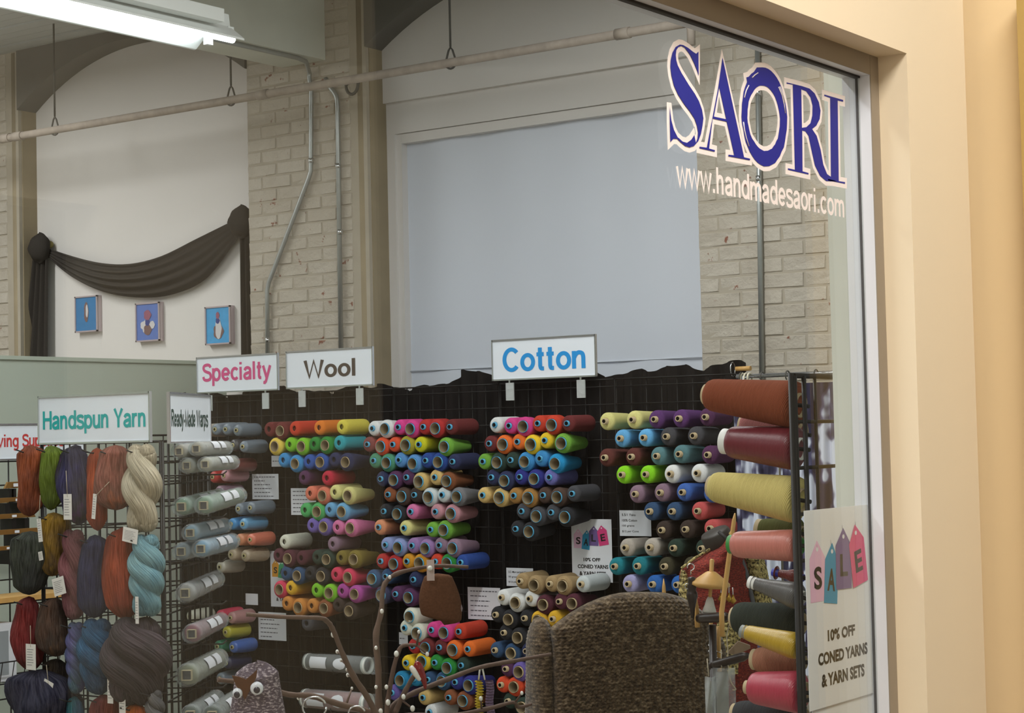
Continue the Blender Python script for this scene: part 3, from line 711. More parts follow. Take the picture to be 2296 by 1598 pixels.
block([
 [(1107.3,952.6,'S','white'),(1139.7,954.3,'S','hotpink'),(1171.3,956.1,'W','hotpink'),(1203.7,949.1,'S','redorange'),(1235.2,952.6,'W','redorange'),(1269.4,949.1,'S','maroon')],
 [(1095,994.3,'S','maroon'),(1125.7,996.4,'W','brightorange'),(1158.1,990.2,'S','brightorange'),(1188.8,996.4,'W','brightyellow'),(1219.4,987.3,'S','brightyellow'),(1257.1,993.7,'W','leaf')],
 [(1081,1034.6,'S','leaf'),(1112.6,1036.7,'W','darkgreen'),(1143.2,1031.4,'S','darkgreen'),(1174.8,1034.9,'W','sky'),(1208.9,1027.9,'S','sky'),(1243.1,1039.3,'W','cyanblue')],
 [(1099.9,1070,'S','navy'),(1129.2,1077.8,'W','navy'),(1163.4,1069.1,'S','indigo'),(1195.8,1073.5,'W','indigo'),(1230,1070,'S','lav')],
 [(1080.1,1110.2,'S','tan'),(1117.8,1115.5,'W','tan'),(1150.2,1111.1,'S','ochre'),(1182.6,1116.4,'W','ochre'),(1215.9,1110.2,'S','brown'),(1247.5,1114.6,'W','brown'),(1281.1,1106.7,'S','charcoal')],
 [(1167.8,1146.2,'S','charcoal'),(1201,1157.6,'W','charcoal'),(1234.3,1148.8,'S','charcoal'),(1265,1159.3,'W','black')],
 [(1154.6,1185.7,'S','black'),(1184.4,1191.8,'W','black')],
], 'b', 'upper Cotton block', 'cotton cones under the Cotton sign')
block([
 [(1163.4,1303.1,'S','taupe'),(1195.8,1311.9,'W','taupe'),(1230,1309.2,'S','taupe'),(1259.7,1313.6,'W','taupe'),(1300,1310.1,'S','silver')],
 [(1121.3,1339.9,'S','white'),(1153.7,1351.3,'W','white'),(1184.4,1342.5,'S','white'),(1215.9,1355.7,'W','burgundy'),(1251,1348.7,'S','burgundy'),(1280.8,1353,'W','burgundy')],
 [(1108.2,1378.4,'S','black'),(1138,1388.9,'W','black'),(1173,1386.3,'S','black'),(1203.7,1391.6,'W','gold'),(1236,1388,'S','gold')],
 [(1126.5,1418.7,'S','black'),(1158.5,1429.7,'W','black')],
 [(1106.4,1458,'S','slate'),(1143.9,1464.4,'W','slate'),(1176.8,1459.9,'S','navy')],
 [(1131,1500,'S','plum'),(1161.3,1506.5,'W','violet')],
 [(1120.1,1535.8,'S','orangered'),(1150.3,1540.4,'W','orangered'),(1183.2,1535.8,'S','orangered')],
 [(1135.7,1572.4,'S','darkgreen'),(1167.7,1586,'W','darkgreen'),(1198.8,1578.8,'S','charcoal')],
], 't', 'lower Cotton block', 'cotton cones left of the knitted chair')
block([
 [(916.2,1383,'W','cream')],
 [(905.2,1407.7,'S','cream'),(932.6,1419.6,'W','cream'),(965.5,1412.3,'S','hotpink'),(993,1418.7,'W','hotpink'),(1026.8,1416,'S','redorange')],
 [(923.5,1448.9,'S','red'),(951.8,1452.6,'W','maroon'),(982.9,1451.6,'S','maroon'),(1013.1,1457.1,'W','brightorange'),(1046.9,1455.3,'S','brightorange')],
 [(908.8,1486.4,'S','brightyellow'),(943.6,1483.6,'W','brightyellow'),(972.9,1485.5,'S','green'),(1000.3,1497.4,'W','green'),(1032.3,1491.9,'S','darkgreen')],
 [(895.1,1525.7,'W','cyan'),(926,1522,'S','cyan'),(957.3,1523.9,'S','slate'),(988.4,1527.5,'W','slate'),(1018.6,1529.4,'S','indigo'),(1048.8,1536.7,'W','indigo')],
 [(876.8,1553.2,'S','violet'),(946.3,1564.1,'S','tan'),(1004,1564.1,'S','rust'),(1036,1571.4,'W','rust')],
 [(961,1597,'S','white')],
], 'b', 'lower Wool block', 'cones behind the twig arrangement')
T = 'T'
block([
 [(1354.2,944.4,T,'paleyellow'),(1415.5,940.9,T,'paleyellow'),(1465.4,940,T,'purple'),(1519.7,938.3,T,'purple'),(1579.3,934.8,T,'plum')],
 [(1388.3,982.9,T,'skyblue'),(1440.9,981.2,T,'skyblue'),(1491.7,978.6,T,'charcoal'),(1553,976.8,T,'charcoal')],
 [(1353.3,1025.9,T,'brownred'),(1412.9,1024.1,T,'brownred'),(1469.8,1022.4,T,'tealgrey'),(1520.6,1018,T,'tealgrey'),(1584.6,1019.7,T,'plum')],
 [(1391.8,1064.4,T,'neon'),(1445.3,1063.5,T,'neon'),(1500.5,1062.7,T,'white'),(1560.9,1060.9,T,'white')],
 [(1421.6,1107.7,T,'mauve'),(1477.7,1104.5,T,'mauve'),(1527.6,1103.7,T,'denim'),(1589,1107,T,'denim')],
 [(1454,1146.6,T,'slate'),(1504.8,1146.6,T,'slate'),(1561.8,1145.7,T,'pinkred')],
 [(1481.2,1188.6,T,'darkbrown'),(1534.6,1186.9,T,'darkbrown'),(1589.8,1185.1,T,'pinkred')],
 [(1399.7,1228,T,'lightgrey'),(1454.9,1227.2,T,'lightgrey'),(1507.5,1228.9,T,'darkgreen'),(1570.5,1229.8,T,'darkgreen')],
 [(1375.2,1270.1,T,'deepteal'),(1426.9,1269.2,T,'deepteal'),(1487.3,1270.1,T,'darkolive'),(1543,1269,T,'darkolive')],
 [(1405.9,1309.5,T,'lavender'),(1460.2,1310.4,T,'azure'),(1515.4,1311.3,T,'azure')],
], 't', 'block right of Cotton sign', 'paired cotton cones on the right panel')
L = 'L'
block([
 [(453,964.5,L,'pale'),(476.7,962.4,L,'steel'),(500.4,962.4,L,'steel'),(524.8,964.5,L,'steel')],
 [(516.7,997.9,L,'charcoal'),(539,1001.3,L,'steel')],
 [(514,1043,L,'dusty')],
 [(471.4,1069.7,L,'red'),(496.4,1066.3,L,'dustypink')],
 [(484.6,1101.8,L,'mauve')],
 [(529,1141,L,'steel'),(555.6,1138.5,L,'steel')],
 [(513,1175,L,'sky'),(539,1175,L,'lightblue')],
 [(530,1210,L,'salmon'),(555.7,1210,L,'coral')],
 [(512.8,1243.7,L,'beige'),(542.3,1246.4,L,'beige')],
 [(487.3,1271.5,L,'pale')],
 [(420,1382,L,'cream'),(486,1381,L,'rose'),(511.5,1385.7,L,'blush')],
 [(500.7,1417.8,L,'sunny')],
 [(482,1450,L,'emerald'),(515.5,1451.3,L,'denim')],
 [(502,1487.5,L,'navy')],
 [(487,1522,L,'steel')],
], 't', 'under Specialty sign', 'shiny spools under the Specialty sign')

# ---------------------------------------------------------------- papers on the cloth
def note(x0, y0, x1, y1, lines, label, Y=GY-.012, px=1, sub=None):
    a, b = at_y(x0, y1, Y), at_y(x1, y0, Y); wd, hh = b.x-a.x, b.z-a.z
    t = thing('price_note', ((a.x+b.x)/2, Y, a.z), label, 'note', 'printed notes on the yarn wall')
    MB().box((a.x, Y, a.z), (b.x, Y+.001, b.z)).build('paper', PAPER, t)
    for i, ln in enumerate(lines):
        yy = a.z+hh*(1-(i+.8)/(len(lines)+.6))
        if ln.startswith('~'):
            w_ = wd*float(ln[1:]); m = MB(); x = a.x+.08*wd
            while x < a.x+.08*wd+w_:
                l_ = random.uniform(.008, .02); m.box((x, Y-.0004, yy-.0022), (min(x+l_, a.x+.08*wd+w_), Y, yy+.0022)); x += l_+.004
            o = m.build('faint_print', GREYINK, t); o['kind'] = 'stuff'
        else:
            w_ = min(.86*wd, .0088*len(ln)*hh/.14*4/len(lines)*1.0)
            text('print_line', ln, (a.x+.08*wd+w_/2, Y-.0006, yy), (1, 0, 0), (0, 0, 1), w_, .55*hh/(len(lines)+1.6), INK, t, .01)
    return t
note(566, 1062, 624, 1119, ['~.8', '~.4', '~.6', '~.65', '~.6', '~.75'], 'white printed note on black cloth below the Specialty sign')
note(653, 1094, 708, 1154, ['~.8', '~.7', '~.6', '~.7', '~.6', '~.7'], 'white note half hidden by coral and green cones')
note(609, 1021, 637, 1046, ['~.5'], 'small white card beside the first sky blue cone')
note(551, 1331, 578, 1355, [], 'small blank pinkish card low on black cloth')
note(580, 1374, 641, 1433, ['~.1', '~.5', '~.7', '~.6', '~.62', '~.4'], 'white printed note behind the left twig tip')
note(1050, 1318, 1121, 1387, ['~.85', '~.5', '~.6', '~.55', '~.5', '~.8'], 'grey printed note between brown pouch and white cones')
note(1136, 1274, 1195, 1313, ['5/2 Mercerized Cotton', '50 grams', '$12 per cone'], 'white cotton price note beside the taupe cones')
note(1390, 1144, 1459, 1201, ['5.5/1 Yaku', '100% Cotton', '100 grams', '$12 per Cone'], 'white cotton price note under the mauve cones')
note(895, 1418, 914, 1444, ['~.6'], 'little white card under the cream cones')
a, b = at_y(1284, 1303, GY-.014), at_y(1378, 1303, GY-.014)
sale_poster((a.x, a.y, a.z), (1, 0, 0), .2067, .27, 'sale poster with four tags on black cloth among the cotton cones', 'sale posters')
a = at_y(608, 1359, GY-.02)
sale_poster((a.x, a.y, a.z), (1, 0, 0), .2, .27, 'sale poster mostly hidden behind burgundy and blue wool cones', 'sale posters', (ORNG, GREENP, VIOL, MAGE))

# ================================================================== SIGNS
PINKT, BROWNT, CYANT, TEALT, GREENT, REDT = [M(n, col, .6) for n, col in (('pink sign ink', c(206, 76, 130)), ('brown sign ink', c(74, 62, 52)), ('blue sign ink', c(22, 142, 214)), ('teal sign ink', c(24, 166, 164)), ('dark green sign ink', c(42, 72, 68)), ('red sign ink', c(196, 58, 56)))]
CLIP = film_mat('clear acrylic clip', (.9, .95, .92, 1), .55, .25)
def sign(label, s, o, u, wid, hei, tc, tw, th, ink, clips=(), dz=0, du=0, bold=.02):
    """o: lower left corner of the sign in its own plane"""
    u = Vector(u).normalized(); v = Vector((0, 0, 1)); n = u.cross(v); o = Vector(o)
    t = thing('sign', o+u*wid/2, label, 'sign', 'framed yarn signs')
    MB().obox(o, u*wid, v*hei, n*.004).build('card', CARD, t)
    for nm, a, b_ in (('frame_rail', o-v*.003, u*wid), ('frame_rail', o+v*(hei-.003), u*wid)): MB().obox(a-n*.003, b_, v*.007, n*.012).build(nm, CHROME, t)
    for a in (o-u*.003, o+u*(wid-.003)): MB().obox(a-n*.003-v*.003, u*.006, v*(hei+.007), n*.012).build('frame_stile', CHROME, t)
    sans('lettering', s, o+u*(wid/2+du)+v*(hei/2+dz)+n*.005, u, v, tw, th, ink, t, .17 if 'M' not in s else .165)
    for x in clips:
        k = MB().obox(o+u*(x-.02)-v*.092-n*.002, u*.042, v*.078, n*.006).build('clip', CLIP, t)
        MB().obox(o+u*(x-.004)-v*.016-n*.001, u*.008, v*.016, n*.004).build('clip_stem', CHROME, k)
    return t
SY = GY-.035
def sign_px(label, s, bl, br, tl, txt, ink, clips, **kw):
    a, b, d = at_y(*bl, SY), at_y(*br, SY), at_y(*tl, SY)
    wid = b.x-a.x; hei = .176
    l, r = at_y(txt[0], txt[2], SY), at_y(txt[1], txt[2], SY); cz = (l.z+r.z)/2
    th = txt[3]*8.4/F if len(txt) > 3 else .1
    zc = at_y((bl[0]+br[0])/2, (bl[1]+br[1])/2, SY).z
    sign(label, s, (a.x, SY, zc), (1, 0, 0), wid, hei, None, r.x-l.x, th, ink, [wid*q for q in clips], 0, (l.x+r.x)/2-(a.x+b.x)/2, **kw)
sign_px('framed white sign with pink word Specialty above the back grid', 'Specialty', (444, 880), (625, 874), (441, 802), (455, 610, 840, 58), PINKT, (.14, .84))
sign_px('framed white sign with dark brown word Wool above the back grid', 'Wool', (645, 869), (838, 864), (641, 796), (682, 798, 822, 49), BROWNT, (.17, .84))
sign_px('framed white sign with blue word Cotton above the back grid', 'Cotton', (1107, 851), (1338, 844), (1103, 764), (1128, 1314, 803, 54), CYANT, (.16, .85))

# ================================================================== LEFT TOWER: skeins and warps
TC = Vector((-4.82, 4.61, 0)); TW = .63
dA = Vector((-1, 0, 0)); dB = Vector((-.5, .866, 0)); nB = Vector((.866, .5, 0))
ztw = at_y(345, 992, TC.y).z+.004
tower = thing('grid_tower', TC, 'black triangular wire tower carrying hanging skeins and wrapped warps', 'display rack')
def wirepanel(o, d, wid, z1, parent, pitch=.0762, r=.0032, z0=.03):
    d = d.normalized(); m = MB(); n = round(wid/pitch)
    for k in range(n+1): p = o+d*(wid*k/n); m.tube([p+Vector((0, 0, z0)), p+Vector((0, 0, z1))], r if 0 < k < n else r*1.7, 6)
    k = 0
    while z1-k*pitch > z0: p = o+Vector((0, 0, z1-k*pitch)); m.tube([p, p+d*wid], r if k else r*1.5, 6); k += 1
    ob = m.build('wire_panel', BLACKMETAL, parent); ob['kind'] = 'stuff'; return ob
wirepanel(TC+Vector((0, .006, 0)), dA, TW, ztw, tower)
wirepanel(TC+Vector((.006, .01, 0)), dB, TW, ztw, tower)
wirepanel(TC+dA*TW+Vector((0, .012, 0)), (TC+dB*TW-TC-dA*TW), TW, ztw, tower)
for p in (TC, TC+dA*TW, TC+dB*TW): MB().lathe([(0, .02), (.03, .02)], (p.x, p.y, 0), (0, 0, 1), 10).build('foot', BLACKMETAL, tower)
a = at_y(90, 995, TC.y-.03); b = at_y(339, 989, TC.y-.03)
sign('framed white sign with teal words Handspun Yarn on the skein tower', 'Handspun Yarn', (a.x, TC.y-.03, (a.z+b.z)/2), (1, 0, 0), b.x-a.x, .172, None, at_y(327, 940, TC.y-.03).x-at_y(97, 940, TC.y-.03).x, .088, TEALT, (), -.008)
o_ = TC+nB*.03+dB*.01
sign('narrow looking white sign reading Ready-Made Warps on the side of the tower', 'Ready-Made Warps', (o_.x, o_.y, ztw-.006), dB, .56, .176, None, .5, .084, GREENT, (), -.006)
# --- skeins
def skein(px0, px1, py0, py1, mat, label, style='loose', Y=None, depth=.6, tagp=None, hook=True, turns=1.3):
    """a hank hanging from a hook: px box in the picture, at the front of the tower"""
    Y = Y or TC.y-.055
    cx = (px0+px1)/2; tp, bt = at_y(cx, py0, Y), at_y(cx, py1, Y)
    wid = at_y(px1, (py0+py1)/2, Y).x-at_y(px0, (py0+py1)/2, Y).x; h = tp.z-bt.z
    t = thing('skein', (tp.x, Y, bt.z), label, 'yarn skein', 'hanging skeins on the tower')
    rnd = random.Random(int(px0*7+py0)); m = MB()
    if style == 'twist':
        for s_ in (0, 1):
            pts, rs = [], []
            n = 44
            for i in range(n+1):
                q = i/n; a = q*2*pi*turns+s_*pi+.6
                amp = wid*.24*(.55+.45*sin(pi*min(1, q*1.1+.06)))*(1.0 if q < .9 else 1.0)
                pts.append(Vector((tp.x+amp*cos(a), Y+amp*depth*sin(a), tp.z-wid*.18-(h-wid*.4)*q)))
                rs.append(wid*(.20+.10*sin(pi*q)**.7+.05*(q > .8)*(q-.8)*5))
            m.tube(pts, rs, 18)
            m.ball(pts[0], rs[0]*1.02, 0, 14, 8); m.ball(pts[-1], rs[-1]*1.05, 0, 14, 8)
    else:
        ph, tw, nb = rnd.uniform(0, 6), rnd.uniform(-2.4, 2.4), rnd.choice((2, 3, 3))
        def f(u, v):
            a = 2*pi*u; q = v
            env = max(.0, min(1, (q/.12)**.5 if q < .12 else 1))*max(.0, min(1, ((1-q)/.14)**.5 if q > .86 else 1))
            prof = (.66+.34*sin(pi*(.08+.9*q))+.1*sin(5*q+ph))*env
            lob = 1+.11*cos(nb*a+tw*2.2*q*2+ph)+.035*cos(11*a+tw*6*q)+.02*cos(23*a+3*q)
            r = wid*.5*prof*lob
            off = wid*.09*sin(3*q+ph)*(q > .03)
            return (tp.x+r*cos(a)+off, Y+depth*r*sin(a), bt.z+h*(1-q))
        m.grid(f, 56, 40, 0, True, True)
    m.build('hank', mat, t)
    if hook:
        hp = tp-Vector((0, 0, wid*.2))
        MB().tube([hp+Vector((0, .06, .0)), hp+Vector((0, -.05*depth, 0)), hp+Vector((-.012, -.06, .012))], .0028, 6).build('hook', BLACKMETAL, tower)
    for g in (tagp or ()):
        x0, y0, x1, y1, rot, sx, sy = g
        ce_ = at_y((x0+x1)/2, (y0+y1)/2, Y-.055); ww_ = (x1-x0)*6.6/F; hh_ = (y1-y0)*6.6/F
        u = Vector((cos(rot), 0, sin(rot))); v = Vector((-sin(rot), 0, cos(rot)))
        o = ce_-u*ww_/2-v*hh_/2
        tg = MB().obox(o, u*ww_, v*hh_, Vector((0, .0008, 0))).build('price_tag', TAGPAPER, t)
        m2 = MB()
        for k in range(7):
            p = o+v*hh_*(.78-.1*k)+u*ww_*.12-Vector((0, .0004, 0)); m2.obox(p, u*ww_*rnd.uniform(.5, .74), v*hh_*.018, Vector((0, .0003, 0)))
        oo = m2.build('handwriting', GREYINK, tg); oo['kind'] = 'stuff'
        if sx: MB().tube([ce_+v*hh_*.38, at_y(sx, sy, Y-.05)], .0012, 5).build('tag_string', STRING, t)
    return t
def sat(r, g, b, k=1.55, d=.9):
    m = (r+g+b)/3; return c(*[max(4, min(250, (m+(q-m)*k)*d)) for q in (r, g, b)])
SK = lambda n, *q: skein_mat(n, *[sat(*k) for k in q])
skein(40, 97, 997, 1158, SK('copper brown wool', (150, 88, 52), (112, 66, 46)), 'copper brown loose skein at the left end of the top row', tagp=[(82, 1162, 96, 1215, .12, 90, 1110)])
skein(90, 139, 998, 1144, SK('olive green wool', (112, 128, 44), (86, 98, 34)), 'olive green skein, second in the top row under Handspun Yarn', 'loose')
skein(138, 200, 996, 1177, SK('purple black wool', (52, 48, 82), (38, 34, 44), (112, 64, 120)), 'blue, purple and black variegated skein in the top row', tagp=[(138, 1107, 165, 1165, 0, 148, 1055)])
skein(197, 238, 1003, 1190, SK('burnt orange wool', (172, 92, 50), (140, 72, 44)), 'narrow burnt orange skein, fourth in the top row', tagp=[(205, 1107, 217, 1163, -.12, 245, 1080)])
skein(221, 296, 997, 1144, SK('mauve and orange wool', (152, 104, 92), (120, 86, 74), (168, 102, 62)), 'wide mauve and orange skein between orange and cream skeins')
skein(284, 350, 997, 1190, SK('cream wool', (226, 218, 200), (206, 196, 176)), 'thick cream twisted hank at the right end of the top row', 'twist', turns=1.0)
skein(30, 108, 1190, 1334, SK('dark green grey wool', (58, 62, 52), (44, 46, 44)), 'dark green-grey skein at the left of the second row', 'loose', tagp=[(84, 1236, 98, 1256, .2, 0, 0)])
skein(93, 148, 1148, 1292, SK('yellow brown wool', (150, 122, 40), (84, 66, 36), (196, 162, 30)), 'yellow and brown streaked skein in the second row')
skein(140, 188, 1188, 1385, SK('dusty mauve wool', (140, 98, 100), (118, 80, 84)), 'dusty mauve twisted hank in the second row', 'twist', tagp=[(112, 1294, 152, 1334, .25, 0, 0)], turns=1.2)
skein(182, 244, 1198, 1386, SK('navy wool', (40, 42, 74), (28, 30, 54)), 'plain navy blue skein in the second row')
skein(240, 308, 1182, 1388, SK('rust orange wool', (146, 74, 40), (118, 58, 36)), 'wide rust orange skein in the second row', tagp=[(268, 1184, 315, 1216, -.16, 0, 0)])
skein(296, 358, 1199, 1378, SK('pale aqua wool', (166, 196, 200), (138, 172, 182)), 'pale aqua twisted hank at the right of the second row', 'twist', turns=1.5, tagp=[(302, 1338, 312, 1397, 0, 0, 0)])
skein(36, 94, 1336, 1504, SK('deep red wool', (108, 26, 22), (84, 18, 20)), 'deep red skein at the left of the third row', tagp=[(52, 1443, 86, 1502, 0, 68, 1402)])
skein(93, 152, 1340, 1472, SK('brown mixed wool', (84, 62, 48), (58, 46, 38), (112, 84, 58)), 'brown mixed skein beside the deep red skein')
skein(152, 188, 1395, 1552, SK('lavender teal wool', (120, 118, 158), (86, 112, 124)), 'thin lavender and teal twisted hank in the third row', 'twist', turns=2.2)
skein(184, 250, 1388, 1552, SK('teal blue wool', (56, 100, 128), (42, 70, 92)), 'teal blue twisted hank in the third row', 'twist', turns=1.3, tagp=[(238, 1512, 256, 1576, 0, 0, 0)])
skein(246, 362, 1386, 1574, SK('dark plum grey wool', (70, 60, 64), (54, 48, 50)), 'very wide dark plum-grey hank at the right of the third row', 'twist', turns=1.0, tagp=[(264, 1540, 284, 1600, 0, 0, 0)])
skein(30, 150, 1500, 1660, SK('midnight navy wool', (44, 42, 58), (26, 26, 46)), 'large midnight navy skein at the bottom left corner', tagp=[(88, 1524, 120, 1584, -.32, 104, 1490)])
skein(98, 152, 1476, 1590, SK('umber wool', (66, 56, 42), (46, 40, 34)), 'dark umber skein behind the midnight navy skein', 'loose', TC.y-.01)
skein(150, 184, 1560, 1680, SK('teal green wool', (56, 118, 124), (70, 96, 120)), 'teal green skein cut off at the bottom edge')
skein(206, 262, 1556, 1680, SK('dark cherry wool', (92, 34, 32), (120, 60, 40)), 'dark cherry skein cut off at the bottom edge', 'loose')
skein(280, 326, 1576, 1690, SK('marigold wool', (204, 124, 30), (170, 96, 26)), 'marigold skein cut off at the bottom edge')
skein(330, 364, 1547, 1660, SK('silver grey wool', (132, 130, 128), (104, 104, 106)), 'thin silver-grey hank beside the tower corner', 'twist', turns=1.6)

# --- wrapped warps on the side of the tower
def warp(n, f, r0, r1, col, label, stripe=None, d0=6.60, d1=7.12, lab=True, cap=.1):
    a, b = at_d(n[0], n[1], d0), at_d(f[0], f[1], d1); ax = (b-a); Ln = ax.length; ax.normalize()
    ra, rb = r0*d0/F, r1*d1/F
    t = thing('warp_roll', a, label, 'wrapped warp', 'ready-made warps in clear sleeves')
    um = M(label[:24]+' yarn', sat(*col, 1.25, .86), .8, 0, .18, 60, .4, 240)
    m = MB().lathe([(Ln*.06, ra*.5), (Ln*.065, ra*.84), (Ln*.12, ra*.93), (Ln*.95, rb*.93), (Ln, rb*.7)], a, ax, 24); m.build('yarn_roll', um, t)
    if stripe:
        for k in range(9):
            q = .14+.085*k; rr = (ra+(rb-ra)*q)*.945
            MB().lathe([(Ln*q, rr), (Ln*(q+.025), rr)], a, ax, 24).build('stripe', stripe, t)
    # square cardboard core, sleeve with crimped open end
    u = ax.cross(Vector((0, 0, 1))).normalized(); v = u.cross(ax); s_ = ra*.44; mc = MB()
    for (i, j, wx, wy) in ((-s_, -s_, 2*s_, .1*s_), (-s_, s_*.9, 2*s_, .1*s_), (-s_, -s_, .1*s_, 2*s_), (s_*.9, -s_, .1*s_, 2*s_)):
        mc.obox(a+u*i+v*j+ax*Ln*.02, u*wx, v*wy, ax*Ln*.2)
    mc.build('square_core', TANCARD, t)
    MB().obox(a-u*s_*.88-v*s_*.88+ax*Ln*.058, u*s_*1.76, v*s_*1.76, ax*Ln*.004).build('core_shade', HOLESHADE, t)  # dark plate across the core, standing for the shade inside it
    pr = []
    for k in range(15):
        q = k/14; rr = ra+(rb-ra)*q
        pr.append((Ln*q, rr*(1+.035*sin(k*2.4))*(.93 if k == 0 else 1.03)))
    MB().lathe([(Ln*.004, ra*.78)]+pr+[(Ln*1.03, rb*.55), (Ln*1.07, rb*.5)], a, ax, 28).build('clear_sleeve', FILM, t)
    if lab:
        up = Vector((0, 0, 1)); side = u
        for q, wq in ((.45, .1), (.68, .075)):
            rr = (ra+(rb-ra)*q)*1.11; m = MB()
            def lf(uu, vv, q=q, wq=wq, rr=rr):
                an = .05+1.0*vv; return a+ax*Ln*(q+wq*(uu-.5)*2)+(side*cos(an)+up*sin(an))*rr
            m.grid(lf, 3, 8); m.build('paper_label', PAPER, t)
    return t
LAVST = M('lavender grey stripe', c(150, 140, 146), .8)
warp((398, 1012), (480, 1005), 17, 16, (150, 140, 128), 'clear wrapped off-white warp, upper left of the top pair')
warp((437, 1006), (507, 1004), 17, 15.5, (168, 160, 150), 'clear wrapped off-white warp, upper right of the top pair')
warp((416, 1044), (482, 1038), 18, 16, (160, 156, 146), 'clear wrapped off-white warp, lower left of the top group')
warp((457, 1041), (522, 1036), 17, 15.5, (176, 170, 158), 'clear wrapped off-white warp, lower right of the top group')
warp((403, 1137), (492, 1114), 21, 19, (116, 142, 122), 'pale green wrapped warp, left of the green pair')
warp((453, 1134), (536, 1110), 21, 18, (128, 150, 130), 'pale green wrapped warp, right of the green pair')
warp((423, 1195), (503, 1178), 19, 17, (132, 160, 178), 'light blue wrapped warp with tilted square core, upper one')
warp((403, 1237), (482, 1220), 20, 18, (128, 140, 150), 'grey blue wrapped warp, left of the blue pair')
warp((447, 1231), (520, 1213), 20, 18, (126, 158, 182), 'light blue wrapped warp, right of the blue pair')
warp((412, 1331), (485, 1298), 22, 19, (164, 158, 156), 'lavender-grey striped wrapped warp alone on its hook', LAVST)
warp((427, 1422), (496, 1390), 22, 17, (124, 70, 84), 'mauve red wrapped warp with two white labels')
warp((416, 1515), (490, 1476), 26, 22, (140, 140, 120), 'thick sage grey wrapped warp above the owl')
warp((424, 1605), (484, 1566), 23, 20, (92, 100, 94), 'dark grey-green wrapped warp at the bottom edge, left one')
warp((473, 1606), (530, 1566), 23, 20, (78, 88, 82), 'dark grey-green wrapped warp at the bottom edge, right one')
for py in (1066, 1162, 1262, 1358, 1448, 1546):
    p = at_d(405, py, 6.62); MB().tube([p+dB*.05-nB*.12, p+dB*.05+nB*.14, p+dB*.05+nB*.155+Vector((0, 0, .012))], .003, 6).build('hook', BLACKMETAL, tower)
# --- horizontally lying packages below the wool
def package(x0, x1, py, rpx, col, label, dp=6.9, cut=None):
    a, b = at_y(x0, py, GY-.1), at_y(x1, py+4, GY-.1); b.z = a.z; ax = b-a; Ln = ax.length; ax.normalize(); r = rpx*8.55/F
    t = thing('warp_roll', (a+b)/2, label, 'wrapped warp', 'ready-made warps in clear sleeves')
    MB().lathe([(Ln*.05, r*.6), (Ln*.07, r*.92), (Ln*.86, r*.95), (Ln*.88, r*.6)], a, ax, 24).build('yarn_roll', M(label[:20]+' yarn', c(*col), .8, 0, .25, 50, .5, 260), t)
    MB().lathe([(0, r*.5), (Ln*.02, r*.95), (Ln*.5, r*1.03), (Ln*.9, r), (Ln*.96, r*.9), (Ln, r*.98)], a, ax, 24).build('clear_sleeve', FILM, t)
    MB().lathe([(Ln*.88, r*.98), (Ln*.93, r*.98), (Ln*.93, r*.8), (Ln*.88, r*.8)], a, ax, 24, 0, True).build('end_ring', WHITECORE, t)
    MB().lathe([(Ln*.03, r*.93), (Ln*.06, r*.97), (Ln*.06, r*.8), (Ln*.03, r*.8)], a, ax, 24, 0, True).build('end_ring', WHITECORE, t)
    for q, wq, el in ((.26, .12, 0), (.58, .09, 1)):
        def lf(uu, vv):
            an = -.55+1.3*vv; s = sqrt(max(0, 1-(2*vv-1)**2)) if el else 1
            return a+ax*Ln*(q+wq*(uu-.5)*2*max(.05, s))+(Vector((0, -1, 0))*cos(an)+Vector((0, 0, 1))*sin(an))*r*1.06
        MB().grid(lf, 4, 10).build('paper_label', PAPER, t)
    MB().tube([a+ax*Ln*.5+Vector((0, .1, -r*1.08)), a+ax*Ln*.5+Vector((0, -r*1.02, -r*1.08)), a+ax*Ln*.5+Vector((0, -r*1.2, -r*.6))], .003, 6).build('hook', BLACKMETAL, panel_of(a.x+.1))
package(686, 838, 1482, 20, (70, 70, 70), 'charcoal wrapped warp lying crosswise under the wool cones')
package(680, 838, 1564, 23, (150, 98, 98), 'dusty pink wrapped warp lying crosswise behind the twigs')

